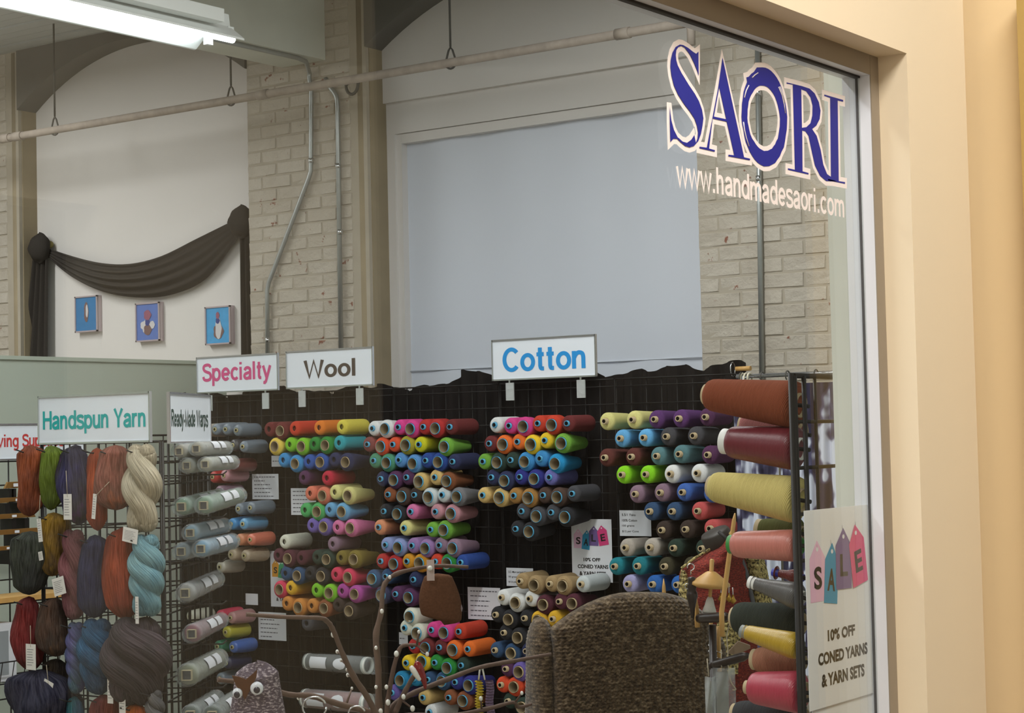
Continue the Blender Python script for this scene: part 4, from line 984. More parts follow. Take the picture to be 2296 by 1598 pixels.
# ================================================================== FAR LEFT WEAVING RACK
WX = -6.35
rk = thing('weaving_rack', (WX, 5.2, 0), 'black wire rack of weaving tools along the sage partition', 'display rack')
wirepanel(Vector((WX, 4.2, 0)), Vector((0, 1, 0)), 2.0, EYE+.04, rk, .1)
a = at_x(-78, 1033, WX+.02); b = at_x(190, 1026, WX+.02); hS = at_x(45, 951, WX+.02).z-at_x(45, 1029, WX+.02).z
sign('white sign with red words Weaving Supplies cut off at left edge', 'Weaving Supplies', (WX+.02, a.y, a.z), (0, 1, 0), b.y-a.y, hS, None, at_x(143, 1000, WX+.02).y-at_x(-59, 1000, WX+.02).y, hS*.5, REDT, (), 0, (at_x(143, 1000, WX+.02).y+at_x(-59, 1000, WX+.02).y-a.y-b.y)/2)
for i, (x0, x1, y0, y1, lb) in enumerate(((7, 43, 1079, 1095, 'short wooden shuttle on the top rung of the weaving rack'), (-30, 58, 1113, 1129, 'wooden shuttle with white sticker, second from top on weaving rack'),
        (-30, 72, 1148, 1165, 'wooden shuttle with white sticker, third from top on weaving rack'), (-30, 80, 1182, 1201, 'longest wooden shuttle on the weaving rack, above the lowest'), (-30, 66, 1219, 1236, 'lowest wooden shuttle on the weaving rack, partly behind grey skein'))):
    p, q = at_x(x0, y1, WX+.06), at_x(x1, y0, WX+.06)
    t = thing('stick_shuttle', (WX+.06, (p.y+q.y)/2, p.z), lb, 'weaving tool', 'wooden shuttles on the weaving rack')
    h = q.z-p.z; zz = p.z
    MB().poly([(WX+.06, p.y, zz), (WX+.06, q.y+.01, zz), (WX+.075, q.y-.015, zz+h), (WX+.075, p.y+.005, zz+h)], (), 0, (.012, 0, .0)).build('board', SHUTTLE, t)
    cy_ = at_x((25, 30, 22, 28, 10)[i], y0, WX+.06).y
    MB().box((WX+.0885, cy_-.012, zz+h*.25), (WX+.0895, cy_+.012, zz+h*.75)).build('sticker', PAPER, t)
    for d in (.02, -.05):
        yy = max(p.y+.03, q.y-.06+d); MB().box((WX, yy-.012, zz-.06), (WX+.075, yy+.012, zz-.002)).build('bracket', BLACKMETAL, rk)
p = at_x(60, 1330, WX+.1)
sh = thing('rack_shelf', (WX+.1, p.y, p.z), 'pale wooden shelf board low on the weaving rack', 'shelf')
MB().box((WX+.006, p.y-.7, p.z-.02), (WX+.2, p.y+.6, p.z)).build('board', WOOD, sh)
for s_ in (-.5, .4): MB().box((WX+.006, p.y+s_, p.z-.1), (WX+.15, p.y+s_+.02, p.z-.02)).build('bracket', BLACKMETAL, sh)
p = at_x(20, 1528, WX+.16)
bn = thing('wire_basket', (WX+.1, p.y, p.z), 'black wire basket of white boxed tools low on the weaving rack', 'basket')
m = MB()
for k in range(9): yy = p.y-.26+.06*k; m.tube([(WX+.01, yy, p.z), (WX+.2, yy, p.z), (WX+.22, yy, p.z+.09)], .0022, 5)
for zz in (0, .09): m.tube([(WX+.2+.02*(zz > 0), p.y-.28, p.z+zz), (WX+.2+.02*(zz > 0), p.y+.24, p.z+zz)], .003, 5)
m.build('wire_mesh', BLACKMETAL, bn)['kind'] = 'stuff'
for k, (dy, hh, lb) in enumerate(((-.2, .2, 'white tool box at the left of the wire basket'), (-.03, .24, 'white tool box with grey label beside the deep red skein'))):
    t = thing('tool_box', (WX+.1, p.y+dy, p.z+.004), lb, 'box', 'white boxes in the wire basket')
    MB().box((WX+.04, p.y+dy-.07, p.z+.004), (WX+.16, p.y+dy+.07, p.z+hh)).build('carton', PAPER, t)
    MB().box((WX+.16, p.y+dy-.03, p.z+.03), (WX+.161, p.y+dy+.03, p.z+hh-.03)).build('label_panel', M('grey carton print', c(150, 156, 160), .7), t)

# ================================================================== DRAPE AND PICTURES
DY = BAYS-.03
dr = thing('draped_swag', at_y(330, 640, DY), 'dark charcoal cloth swag with knotted ends and hanging tails on the white wall', 'drape')
topc = spline([at_y(*q, DY) for q in ((100, 552), (170, 575), (235, 590), (300, 592), (370, 575), (450, 535), (535, 492))], 6)
botc = spline([at_y(*q, DY) for q in ((105, 570), (165, 620), (235, 654), (310, 667), (390, 660), (470, 622), (545, 525))], 6)
def swf(u, v):
    k = u*(len(topc)-1); i = min(int(k), len(topc)-2); f = k-i
    a, b = topc[i].lerp(topc[i+1], f), botc[i].lerp(botc[i+1], f); p = a.lerp(b, v)
    w_ = sin(pi*min(1, u*1.02)); p.y -= .02+.05*sin(pi*v)*w_+.013*sin(v*pi*9+u*2.0)*w_; return p
MB().grid(swf, 60, 44).build('swag', DRAPE, dr)
def tail(name, xa, xb, xc, xd, y0, y1, n):
    a, b, c_, d_ = [at_y(x, y, DY) for x, y in ((xa, y0), (xb, y0), (xc, y1), (xd, y1))]
    def f(u, v):
        p = a.lerp(b, u).lerp(c_.lerp(d_, u), v); p.y -= .025+.016*sin(u*pi*n)+.01*v; return p
    MB().grid(f, 40, 10).build(name, DRAPE, dr)
tail('tail', 84, 116, 58, 117, 570, 860, 7); tail('tail', 547, 568, 553, 580, 500, 860, 4)
for q, r in (((88, 556), (.075, .055, .085)), ((540, 497), (.08, .055, .085))):
    p = at_y(*q, DY-.05); m = MB()
    m.grid(lambda u, v: p+Vector((r[0]*cos(2*pi*u)*sin(pi*v)*(1+.1*sin(6*pi*v+3*u*6.28)), r[1]*sin(2*pi*u)*sin(pi*v), -r[2]*cos(pi*v)*(1+.12*sin(2*pi*u)))), 20, 14, 0, True, True)
    m.build('knot', DRAPE, dr)
p = at_y(112, 548, DY); MB().ball(p, .022).build('finial', M('olive brass finial', c(120, 108, 50), .5), dr)
FRAMEM = M('silver pink picture frame', c(196, 182, 186), .35, .5)
def picture(x0, y0, x1, y1, label, base, art):
    a, b = at_y(x0, y1, BAYS-.03), at_y(x1, y0, BAYS-.03); wd, hh = b.x-a.x, b.z-a.z
    t = thing('picture', ((a.x+b.x)/2, BAYS, a.z), label, 'picture', 'three blue pictures under the swag')
    MB().box((a.x, BAYS-.03, a.z), (b.x, BAYS, b.z)).build('backing', FRAMEM, t)
    n = NT(label[:12]+' print'); g = n.coord('Generated'); gr = n.new('ShaderNodeSeparateXYZ'); n.l(g, gr.inputs[0])
    n.l(n.mix(n.noise(7, g, 3), c(*base), c(*[min(255, int(k*1.18)) for k in base])), n.b.inputs['Base Color']); n.b.inputs['Roughness'].default_value = .45
    MB().box((a.x+.008, BAYS-.032, a.z+.008), (b.x-.008, BAYS-.03, b.z-.008)).build('print', n.mat, t)
    for q, s_ in (((a.x, a.z), (b.x, a.z+.008)), ((a.x, b.z-.008), (b.x, b.z)), ((a.x, a.z), (a.x+.008, b.z)), ((b.x-.008, a.z), (b.x, b.z))):
        MB().box((q[0], BAYS-.038, q[1]), (s_[0], BAYS-.028, s_[1])).build('frame_bar', FRAMEM, t)
    for (px, py, rx, ry, m_) in art:
        pts = [(a.x+wd*(px+rx*cos(2*pi*k/18)*(1+.12*cos(5*2*pi*k/18))), BAYS-.0325-.0002*len(t.children), a.z+hh*(py+ry*sin(2*pi*k/18))) for k in range(18)]
        MB().poly(pts).build('figure_shape', m_, t)
FW_, FR, FB, FBR = M('print white', c(206, 204, 206), .6), M('print rose', c(150, 90, 110), .6), M('print deep blue', c(52, 66, 130), .6), M('print brown', c(120, 92, 88), .6)
picture(170, 661, 219, 746, 'blue picture of a slim figure, leftmost of three on the wall', (44, 110, 160), [(.5, .55, .1, .28, FBR), (.53, .58, .05, .18, FW_)])
picture(306, 676, 358, 767, 'blue picture of a rose and white figure, middle of three', (84, 110, 172), [(.48, .38, .2, .2, FW_), (.3, .42, .1, .1, FW_), (.7, .42, .1, .1, FW_), (.5, .3, .16, .14, FBR), (.5, .5, .1, .1, FB), (.5, .68, .15, .13, FR)])
picture(462, 684, 517, 774, 'blue picture of a pale standing figure, rightmost of three', (64, 146, 196), [(.52, .34, .2, .2, FBR), (.52, .42, .12, .28, FW_), (.5, .62, .08, .08, FB), (.5, .76, .07, .09, FR)])

# ================================================================== PIPES, CONDUITS, FLUORESCENT FIXTURE
PY = 6.86
l, r = at_y(0, 312, PY), at_y(1500, 58, PY); zp = (l.z+r.z)/2
pipe = thing('sprinkler_pipe', (-6, PY, zp), 'long chipped painted pipe hung across the back wall on iron rods', 'pipe')
xe = at_y(1535, 52, PY).x
MB().tube([(-9.6, PY, zp), (xe, PY, zp)], .021, 16).build('pipe_run', PIPEPAINT, pipe)
for px in (40, 590, 1400, 12):
    x = at_y(px, 200, PY).x; MB().tube([(x-.035, PY, zp), (x+.035, PY, zp)], .0255, 14).build('coupling', PIPEPAINT, pipe)
MB().tube([(xe, PY, zp), (xe+.02, PY, zp-.005), (xe+.03, PY, zp-.03), (xe+.03, PY, zp-.10)], .018, 12).build('drop_elbow', PIPEPAINT, pipe)
for px in (122, 518, 1012):
    x = at_y(px, 200, PY).x
    h = MB().tube([(x, PY, zp+.075), (x, PY, CEIL+.03)], .0052, 8).build('hanger_rod', HANGERM, pipe)
    MB().tube([(x+.030*cos(k*pi/8), PY, zp+.028*sin(k*pi/8)+(.045*max(0, sin(k*pi/8))**4)) for k in range(17)], .0048, 6, 0, False).build('clevis', HANGERM, h)
def tube_thing(name, pts, rad, mat, label, cat, clips=()):
    pts = [Vector((p[0], min(p[1], D-.019), p[2])) for p in pts]
    t = thing(name, pts[0], label, cat)
    MB().tube(pts, rad, 12).build('tube', mat, t)
    for p in clips: MB().tube([Vector(p)+Vector((0, 0, -.012)), Vector(p)+Vector((0, 0, .012))], rad*1.18, 12).build('coupling', CHROME, t)
    return t
cy = D-.019
pt = lambda x, y: at_y(x, y, cy)
zb = EYE+1.955-.013
tube_thing('conduit', [(-6.3, 1.2, zb), (-6.3, 6.8, zb), (-6.3, 7.02, zb)]+spline([(-6.3, 7.08, zb), tuple(pt(694, 165)), tuple(pt(698, 200))], 5)[1:]+[pt(697, 384)]+[pt(692, 400), pt(603, 632), pt(599, 650), pt(600, 820)], .0115, GALV,
           'thin steel conduit dropping from the beam and kinking left down the pier', 'conduit', (pt(697, 360), pt(600, 762)))
tube_thing('conduit', [pt(730, 175)]+spline([pt(740, 196), pt(754, 216), pt(757, 240)], 4)+[pt(765, 820)], .0125, GALV, 'straight steel conduit down the middle pier, right of the kinked one', 'conduit', (pt(758, 372), pt(763, 520)))
tube_thing('conduit', [pt(1698, 100), pt(1708, 850)], .0115, GALV, 'straight steel conduit down the right pier behind the blue lettering', 'conduit', (pt(1700, 208), pt(1701, 400)))
p = pt(795, 195)
tube_thing('pipe_hook', [p+Vector((-.035, 0, .03))]+[p+Vector((.04*cos(pi+k*pi/8), -.02, .03+.05*sin(pi+k*pi/8)-.02)) for k in range(9)]+[p+Vector((.04, 0, .04))], .008, HANGERM, 'small empty iron u-hook on the middle pier under the pipe', 'hook')
# fluorescent fixture
e0, e1 = at_y(436, 111, 5.75), at_y(548, 92, 5.75); fx = (e0.x+e1.x)/2; fz = (e0.z+e1.z)/2; fw = (e1.x-e0.x)/2
fxt = thing('fluorescent_light', (fx, 4.0, fz), 'long twin-tube fluorescent light with white reflector hanging at top left', 'ceiling light')
y0, y1 = 2.0, 5.75
m = MB()
pro = [(-fw, 0), (-fw, .008), (-fw*.45, .07), (-fw*.40, .125), (fw*.40, .125), (fw*.45, .07), (fw, .008), (fw, 0), (fw*.93, .002), (fw*.40, .062), (-fw*.40, .062), (-fw*.93, .002)]
m.poly([(fx+a, y1, fz+b) for a, b in pro], (), 0, (0, y0-y1, 0)); m.build('reflector', REFLECTOR, fxt)
for s_ in (-.42, .42):
    x = fx+fw*s_
    MB().tube([(x, y0+.05, fz+.02), (x, y1+.02-.12*(s_ < 0), fz+.02)], .0165, 14).build('lamp_tube', TUBELIGHT, fxt)
    MB().box((x-.012, y1-.02, fz+.01), (x+.012, y1+.015, fz+.07)).build('lamp_holder', REFLECTOR, fxt)
MB().box((fx-.03, y0, fz+.125), (fx+.03, y1-.2, fz+.165)).build('channel', REFLECTOR, fxt)
q = at_y(462, 46, 5.4)
for dx in (-.1, .1): MB().tube([(fx, 5.45, fz+.16), (fx+dx, 5.4, CEIL+.02)], .004, 6).build('chain', HANGERM, fxt)
rw_ = thing('raceway', (fx+.2, 4.0, fz+.2), 'pale metal raceway running above the fluorescent light', 'raceway')
r0 = at_y(480, 45, 5.6)
MB().box((r0.x-.02, 2.0, r0.z-.01), (r0.x+.04, 5.62, r0.z+.045)).build('channel', REFLECTOR, rw_)
for yy in (3.0, 5.0): MB().tube([(r0.x+.01, yy, r0.z+.04), (r0.x+.01, yy, CEIL+.03)], .004, 6).build('hanger_rod', HANGERM, rw_)

# ================================================================== RIGHT RACK WITH LARGE CONES
RX = -1.40
ry0 = at_x(1783, 960, RX).y
zr = at_x(1790, 842, RX).z
rack = thing('grid_tower', (RX, ry0, 0), 'black wire rack of large cones just inside the window, behind sale poster', 'display rack')
wp = wirepanel(Vector((RX, ry0, 0)), Vector((0, 1, 0)), .61, zr, rack, .0762, .0032)
MB().tube([(RX+.004, ry0+.028, .03), (RX+.004, ry0+.028, zr)], .0042, 8).build('side_post', BLACKMETAL, rack)
MB().tube([(RX-.003, ry0-.004, .0), (RX-.003, ry0-.004, zr+.004)], .0052, 8).build('side_post', BLACKMETAL, rack)
wirepanel(Vector((RX+.012, ry0+.61, 0)), Vector((.05, -1, 0)), .5, zr, rack, .0762, .0032)
def big(Lp, rl, Rp, rr, col, label, deep=0, mat=COARSE, core=None, bulge=0):
    R_ = at_x(Rp[0], Rp[1], RX-.014); R_.y += deep
    if deep: R_ = at_y(Rp[0], Rp[1], R_.y)
    L_ = at_y(Lp[0], Lp[1], R_.y); ax = L_-R_; Ln = ax.length; ax.normalize()
    dl = .58*abs(L_.x)+.8136*L_.y; dr_ = .58*abs(R_.x)+.8136*R_.y; ra, rb = rr*dr_/F, rl*dl/F
    t = thing('large_yarn_cone', R_, label, 'yarn cone', 'large cones on the right rack')
    pr = [(0, .012), (0, ra*.8), (.004, ra*.95), (.012, ra)]+[(.012+(Ln-.03)*k/8, ra+(rb-ra)*k/8+bulge*sin(pi*k/8)) for k in range(1, 9)]+[(Ln-.010, rb*.96), (Ln-.004, rb*.87), (Ln, rb*.66), (Ln+.001, .012)]
    # local +Z along the axis so that the winding texture follows it
    me = MB().lathe([(a, b) for a, b in pr], (0, 0, 0), (0, 0, 1), 40).mesh('yarn_winding', mat)
    o = bpy.data.objects.new('yarn_winding', me); o.parent = t; COL.objects.link(o); lin = c(*col); o.color = lin
    o.rotation_mode = 'QUATERNION'; o.rotation_quaternion = ax.to_track_quat('Z', 'Y')
    cm, cl, cr = core or (TANCARD, .004, .018)
    MB().lathe([(-.006, ra*.52), (Ln+cl, cr), (Ln+cl, cr*.75), (-.006, ra*.45)], R_, ax, 24, 0, True).build('cone_core', cm, t)
    MB().tube([R_-ax*.02, R_+ax*Ln*.9], .0035, 8).build('peg', BLACKMETAL, rack)
WCORE = (WHITECORE, .010, .022)
big((1586, 884), 37, (1790, 908), 54, (150, 74, 40), 'large rust brown cone at the top of the right rack')
big((1668, 952), 36, (1795, 972), 46, (188, 118, 118), 'dusty pink cone peeking out between rust and crimson cones', .10)
big((1634, 990), 37, (1792, 1006), 49, (118, 10, 36), 'large crimson cone with white core, second on the right rack', 0, SILK, WCORE)
big((1596, 1090), 35, (1794, 1121), 53, (232, 216, 136), 'large pale yellow cone, third on the right rack')
big((1704, 1186), 26, (1795, 1196), 34, (104, 108, 48), 'olive green cone half hidden under the pale yellow cone', .10)
big((1644, 1220), 30, (1790, 1223), 36, (214, 130, 118), 'shiny salmon pink spool with green end on the right rack', 0, SILK, (M('green plastic core', c(50, 140, 60), .5), .006, .016))
big((1742, 1284), 10, (1795, 1294), 16, (140, 28, 28), 'small red spool with blue end behind the grey cone', .08, SILK, (M('blue plastic core', c(60, 70, 190), .4), .008, .007))
big((1690, 1307), 16, (1795, 1338), 30, (96, 96, 96), 'shiny steel grey cone with white core on the right rack', 0, SILK, (WHITECORE, .008, .0105))
big((1648, 1384), 36, (1795, 1396), 42, (44, 54, 44), 'large dark bottle green cone behind the gold cone', .07)
big((1672, 1417), 19, (1792, 1450), 30, (200, 166, 30), 'shiny gold cone with grey core on the right rack', 0, SILK, (M('grey plastic core', c(130, 134, 130), .45), .008, .011))
big((1694, 1478), 29, (1797, 1484), 32, (190, 132, 104), 'peach tan cone between the gold and raspberry cones', .06)
big((1684, 1541), 37, (1800, 1552), 47, (190, 56, 82), 'large raspberry pink cone with tan core on the right rack', 0, SILK, (TANCARD, .010, .0115))
big((1650, 1600), 30, (1800, 1606), 36, (58, 60, 64), 'charcoal cone cut off at the bottom of the right rack', .07)

# --- steel rod with dyed cloths on hangers
HY = 6.45
ra_, rb_ = at_y(1682, 842, HY), at_y(1900, 835, HY); zrod = (ra_.z+rb_.z)/2
rod = thing('garment_rod', (ra_.x, HY, 0), 'horizontal steel garment rod at right end of the yarn wall', 'rail')
xr1 = -1.9
MB().tube([(ra_.x-.06, HY, zrod), (xr1, HY, zrod)], .0085, 12).build('rail', CHROME, rod)
for x in (ra_.x-.03, xr1): MB().tube([(x, HY, 0), (x, HY, zrod)], .010, 10).build('post', CHROME, rod)
def shibori():
    t = NT('indigo shibori cotton'); n = t.noise(7, t.coord('Object', (1.5, 1, 1)), 2, .45)
    t.l(t.ramp(n, [(.44, c(44, 40, 66)), (.49, c(84, 82, 112)), (.53, c(206, 212, 226))]), t.b.inputs['Base Color']); t.b.inputs['Roughness'].default_value = .9; return t.mat
SHIB = shibori()
for i, (xa, xb, lb) in enumerate(((1646, 1742, 'white and indigo dyed cloth hanging behind the large cones'), (1744, 1872, 'white and indigo dyed cloth seen through the right wire rack'))):
    a, b = at_y(xa, 842, HY).x, at_y(xb, 842, HY).x
    t = thing('dyed_cloth', ((a+b)/2, HY, .7), lb, 'cloth', 'shibori cloths on the rod')
    MB().grid(lambda u, v: (a+(b-a)*u, HY-.014+.012*sin(u*22+i)+.006*sin(u*51+v*3), zrod-.035-(zrod-.70)*v), 60, 12).build('cloth', SHIB, t)
    for q in (.2, .7): MB().tube([(a+(b-a)*q+.0, HY-.012+.018*cos(k*pi/6), zrod-.004+.018*sin(k*pi/6)) for k in range(9)], .003, 6).build('hanger_hook', HANGERM, t)
RINGM = M('cream plastic ring', c(214, 206, 184), .5)
t = thing('curtain_ring', at_y(1670, 848, HY), 'bundle of cream rings at left end of the steel rod', 'ring')
for k in range(3): x = at_y(1665+8*k, 848, HY).x; MB().tube([(x, HY+.018*cos(j*pi/6), zrod-.006+.018*sin(j*pi/6)) for j in range(13)], .004, 6).build('ring', RINGM, t)
p = at_y(1663, 836, GY)
t = thing('wood_dowel', p, 'wooden dowel end poking out at right of the black cloth', 'dowel')
MB().tube([(p.x-.05, GY+.045, zgt+.022), (p.x+.018, GY+.045, zgt+.022)], .010, 12).build('rod', WOOD, t)
MB().tube([(p.x-.06, GY+.035+.02*cos(k*pi/6), zgt+.02+.03*sin(k*pi/6)) for k in range(13)], .0025, 6, 0, False).build('wire_tie', CHROME, t)

# ================================================================== KNITTED CHAIR
def knit_mat():
    t = NT('brown marled knit'); n1 = t.noise(55, t.coord('Object', (1, 1, 2.2)), 4, .7); n2 = t.noise(6, None, 3)
    b = t.ramp(n1, [(.34, c(48, 38, 28)), (.52, c(90, 74, 56)), (.7, c(148, 130, 106))])
    t.l(t.mix(n2, t.mix(1, b, (.75, .72, .68, 1), 'MULTIPLY'), b), t.b.inputs['Base Color'])
    t.b.inputs['Roughness'].default_value = 1; t.b.inputs['Specular IOR Level'].default_value = .1; t.b.inputs['Sheen Weight'].default_value = .25
    t.bump(t.noise(240, None, 2), .5, .003); return t.mat
KNIT = knit_mat()
cdz = 5.3
cen = at_d(1410, 1500, cdz)
view = Vector((cen.x, cen.y, 0)).normalized(); right = view.cross(Vector((0, 0, 1)))
ang = .27                                             # turned so that its left side shows
cu_ = (right*cos(ang)+view*sin(ang)).normalized(); cn_ = cu_.cross(Vector((0, 0, 1)))   # cn_: away from the back face
if cn_.dot(view) > 0: cn_ = -cn_
chair = thing('wing_chair', (cen.x, cen.y, 0), 'brown knit-covered wing chair in front of the yarn wall', 'chair')
U = Vector((0, 0, 1)); wch = 362*cdz/F/cos(ang); ztop = at_d(1400, 1327, cdz).z; zbot = .42
seat0 = Vector((cen.x, cen.y, 0))+cu_*(.012)
def prof_top(s):                                        # s in -1..1 across the back
    a = abs(s)
    return ztop-.006*s-(.098*a**2.0 if s < 0 else .092*a**3.4)
def stitch(u, v, k=1):
    rows = v/.0105; st = u/.0145
    ch = .5+.5*cos(2*pi*(rows+.18*sin(2*pi*st)))
    return k*(.0042*ch+.0014*cos(2*pi*st))
def backf(u, v):
    s = 2*u-1; h = prof_top(s); z = zbot+(h-zbot)*v
    ed = min((1-abs(s))*wch/2, (h-z)); t = max(0, min(1, ed/.07)); b = sqrt(1-(1-t)**2)
    x = s*wch/2; p = seat0+cu_*x+U*z+cn_*(.055*b+.012*cos(pi*s*.5))
    return p+cn_*stitch(x+.004*sin(z*90), z+.02*s*s, min(1, b+.35))
def backr(u, v):
    s = 1-2*u; h = prof_top(s); z = zbot+(h-zbot)*v
    ed = min((1-abs(s))*wch/2, (h-z)); t = max(0, min(1, ed/.07)); b = sqrt(1-(1-t)**2)
    return seat0+cu_*(s*wch/2)+U*z-cn_*(.075*b)
MB().grid(backf, 230, 300).grid(backr, 40, 40).build('backrest', KNIT, chair)
# side wing at the left, running away from us
def wing(sx, name):
    base = seat0+cu_*(sx*(wch/2+.004)); fw_ = -cn_*1.0
    hz = prof_top(sx*.98)+(.022 if sx < 0 else -.03)
    def f(u, v):
        a = 2*pi*u; L_ = .14+.20*max(0, 1-v)**1.5
        z = zbot-.02+(hz-zbot+.02)*v; k = sqrt(max(0, 1-max(0, (v-.86)/.14)**2)); k = max(k, .02)
        st = stitch(a*.06, z, .8)
        return base+cu_*(sx*(.012+.036*cos(a)*k))+fw_*(L_*.42+(L_*.55*sin(a))*k)+U*z+(cu_*cos(a)*sx+fw_*sin(a))*st
    MB().grid(f, 60, 220, 0, True, True).build(name, KNIT, chair)
wing(-1, 'wing'); wing(1, 'wing')
fwd = -cn_
def cb(x0, x1, d0, d1, z0, z1, nm, mt):
    o = seat0+cu_*x0+fwd*d0+U*z0; MB().obox(o, cu_*(x1-x0), fwd*(d1-d0), U*(z1-z0)).build(nm, mt, chair)
cb(-.25, .25, .0, .52, .28, .44, 'seat', KNIT)
cb(-.31, -.25, .0, .5, .28, .62, 'armrest', KNIT); cb(.25, .31, .0, .5, .28, .62, 'armrest', KNIT)
for x in (-.27, .23):
    for d in (.0, .46): cb(x, x+.04, d, d+.04, 0, .28, 'leg', DARKWOOD)

# ================================================================== TWIG ARRANGEMENT WITH ORNAMENTS
BD = 4.5
bp = lambda x, y, d=BD: at_d(x, y, d)
base = bp(862, 1640)
tb = thing('display_table', (base.x, base.y, 0), 'small round dark table below the twig arrangement', 'table')
ztab = base.z-.24
MB().lathe([(ztab-.03, .3), (ztab-.02, .32), (ztab, .31)], (base.x, base.y, 0), (0, 0, 1), 32).build('tabletop', DARKWOOD, tb)
MB().lathe([(0, .18), (.02, .18), (.05, .04), (ztab-.03, .04)], (base.x, base.y, 0), (0, 0, 1), 20).build('pedestal', DARKWOOD, tb)
tw = thing('twig_arrangement', (base.x, base.y, ztab), 'bare brown twigs with clear beads fanning up from a vase', 'branches')
MB().lathe([(0, .05), (.02, .06), (.1, .07), (.17, .05), (.21, .035), (.225, .042), (.225, .037), (.21, .03), (.0, .03)], (base.x, base.y, ztab), (0, 0, 1), 24).build('vase', M('mossy green vase', c(120, 140, 120), .3), tw)
TWP = []
def twig(pts, r0, r1, dd=0):
    P = [bp(x, y, BD+dd*i/len(pts)) for i, (x, y) in enumerate(pts)]; q = spline(P, 5); n = len(q); TWP.extend(q)
    rr = random.Random(len(pts)+int(pts[0][1]))
    rs = [(r0+(r1-r0)*i/(n-1))*(1+.14*rr.uniform(-1, 1)) for i in range(n)]
    MB().tube(q, rs, 9).build('twig', BARK, tw)
twig([(862, 1645), (845, 1605), (822, 1560), (795, 1520), (770, 1470), (748, 1415), (733, 1392), (712, 1385), (640, 1383), (552, 1377)], .0085, .0045, -.25)
twig([(862, 1645), (850, 1590), (848, 1500), (843, 1425), (855, 1370), (860, 1315), (885, 1288), (935, 1274), (985, 1268), (1050, 1271)], .0095, .004, .1)
twig([(866, 1645), (868, 1585), (880, 1510), (893, 1462), (905, 1447), (935, 1446)], .0075, .004)
twig([(866, 1645), (880, 1585), (930, 1552), (1005, 1522), (1075, 1496), (1160, 1480), (1236, 1466)], .0085, .0045, .2)
twig([(860, 1645), (835, 1600), (760, 1578), (700, 1560), (645, 1556), (600, 1540), (545, 1530), (488, 1523)], .0085, .0055, -.2)
twig([(866, 1645), (900, 1605), (1010, 1603), (1095, 1588), (1150, 1574), (1162, 1585), (1192, 1578)], .0065, .004, .1)
twig([(885, 1600), (903, 1560), (920, 1528), (932, 1510)], .0072, .005)
for (x, y, r) in ((730, 1396, 9), (766, 1492, 5), (744, 1465, 5), (733, 1445, 6), (766, 1507, 6), (789, 1543, 5), (843, 1452, 6), (857, 1370, 7), (843, 1540, 6), (888, 1466, 9), (865, 1540, 7), (945, 1373, 6), (876, 1290, 6), (1072, 1498, 7), (968, 1475, 7), (905, 1562, 8), (925, 1588, 9), (855, 1592, 8), (800, 1585, 7), (870, 1575, 9), (660, 1572, 6), (1232, 1466, 6)):
    p = bp(x, y, BD-.02); nr = min(TWP, key=lambda q: (q-p).length)
    if (nr-p).length < .03: p = p.lerp(nr, .15)
    elif (nr-p).length > .05: p = nr+(p-nr)*(.035/(nr-p).length)
    MB().tube([nr, p], [.0032, .0018], 6).build('bud_stem', BARK, tw)
    MB().ball(p, (r*BD/F*.62, r*BD/F*.62, r*BD/F*.8), 0, 10, 6).build('bead', BEAD, tw)
m = MB()
cw = bp(705, 1585, BD-.2); m.tube([cw+Vector((0, 0, 0))+(right*cos(k*pi/10)*.028+U*sin(k*pi/10)*.024) for k in range(1, 21)], .0022, 6)
cw = bp(800, 1600, BD-.2); m.tube([cw+(right*cos(k*pi/10)*.02+U*sin(k*pi/10)*.018) for k in range(1, 21)], .002, 6)
m.build('wire_loop', CHROME, tw)
# knitted owl with googly eyes
def speckle(name, a, b):
    t = NT(name); n = t.noise(130, t.coord('Object', (1, 1, 2)), 3); t.l(t.ramp(n, [(.5, c(*a)), (.66, c(*b))]), t.b.inputs['Base Color'])
    t.b.inputs['Roughness'].default_value = .9; t.bump(n, .8, .004); return t.mat
OWLD = 4.22
OW = speckle('purple grey speckled knit', (84, 72, 82), (176, 164, 168))
oc_ = at_d(574, 1570, OWLD); k_ = OWLD/F
owl = thing('knitted_owl', oc_, 'speckled grey knitted owl with googly eyes hanging on the left twig', 'ornament')
def owlf(u, v):
    a = 2*pi*u; z = 95-190*v                                     # px units, up is +
    q = v
    w_ = 62*min(1, (q/.12)**.5 if q < .12 else 1)*(1 if q < .75 else sqrt(max(0, 1-((q-.75)/.25)**2)))
    w_ = max(w_*(.72+.32*min(1, q*1.6)), .5)
    ear = 0
    if q < .35: ear = (24 if cos(a) > 0 else 15)*(abs(cos(a))**1.5-.5)*(1-q/.35)
    return oc_+(right*cos(a)*w_+view*(-sin(a))*w_*.6)*k_+U*((z-30+ear+14)*k_)+right*(3*k_)
MB().grid(owlf, 48, 40, 0, True, True).build('body', OW, owl)
BROWNF = cloth_mat('brown felt', c(92, 62, 44), 200)
MB().poly([oc_+(right*x+U*y)*k_-view*46*k_ for x, y in ((-44, 62), (-28, 59), (-13, 53), (1, 64), (13, 75), (10, 56), (2, 40), (-8, 22), (-16, 8), (-23, 24), (-34, 38))], (), 0, view*.004).build('forehead', BROWNF, owl)
for x, y, rx, ry in ((-32, 23, 12, 16), (11, 33, 15, 16)):
    p = oc_+(right*x+U*y)*k_-view*44*k_
    e = MB().lathe([(0, rx*k_), (.004, rx*k_*.9), (.007, rx*k_*.5), (.008, .0001)], p, -view+right*(x*.006), 20).build('eye', M('glossy white eye', c(222, 226, 234), .15), owl)
    MB().lathe([(.0075, 7.5*k_), (.0095, 6.5*k_), (.0097, .0001)], p+U*(-3*k_)+right*k_, -view+right*(x*.006), 16).build('pupil', M('dark pupil', c(52, 48, 58), .2), e)
MB().ball(oc_+(right*13+U*76)*k_, 4*k_).build('bead', BEAD, owl)
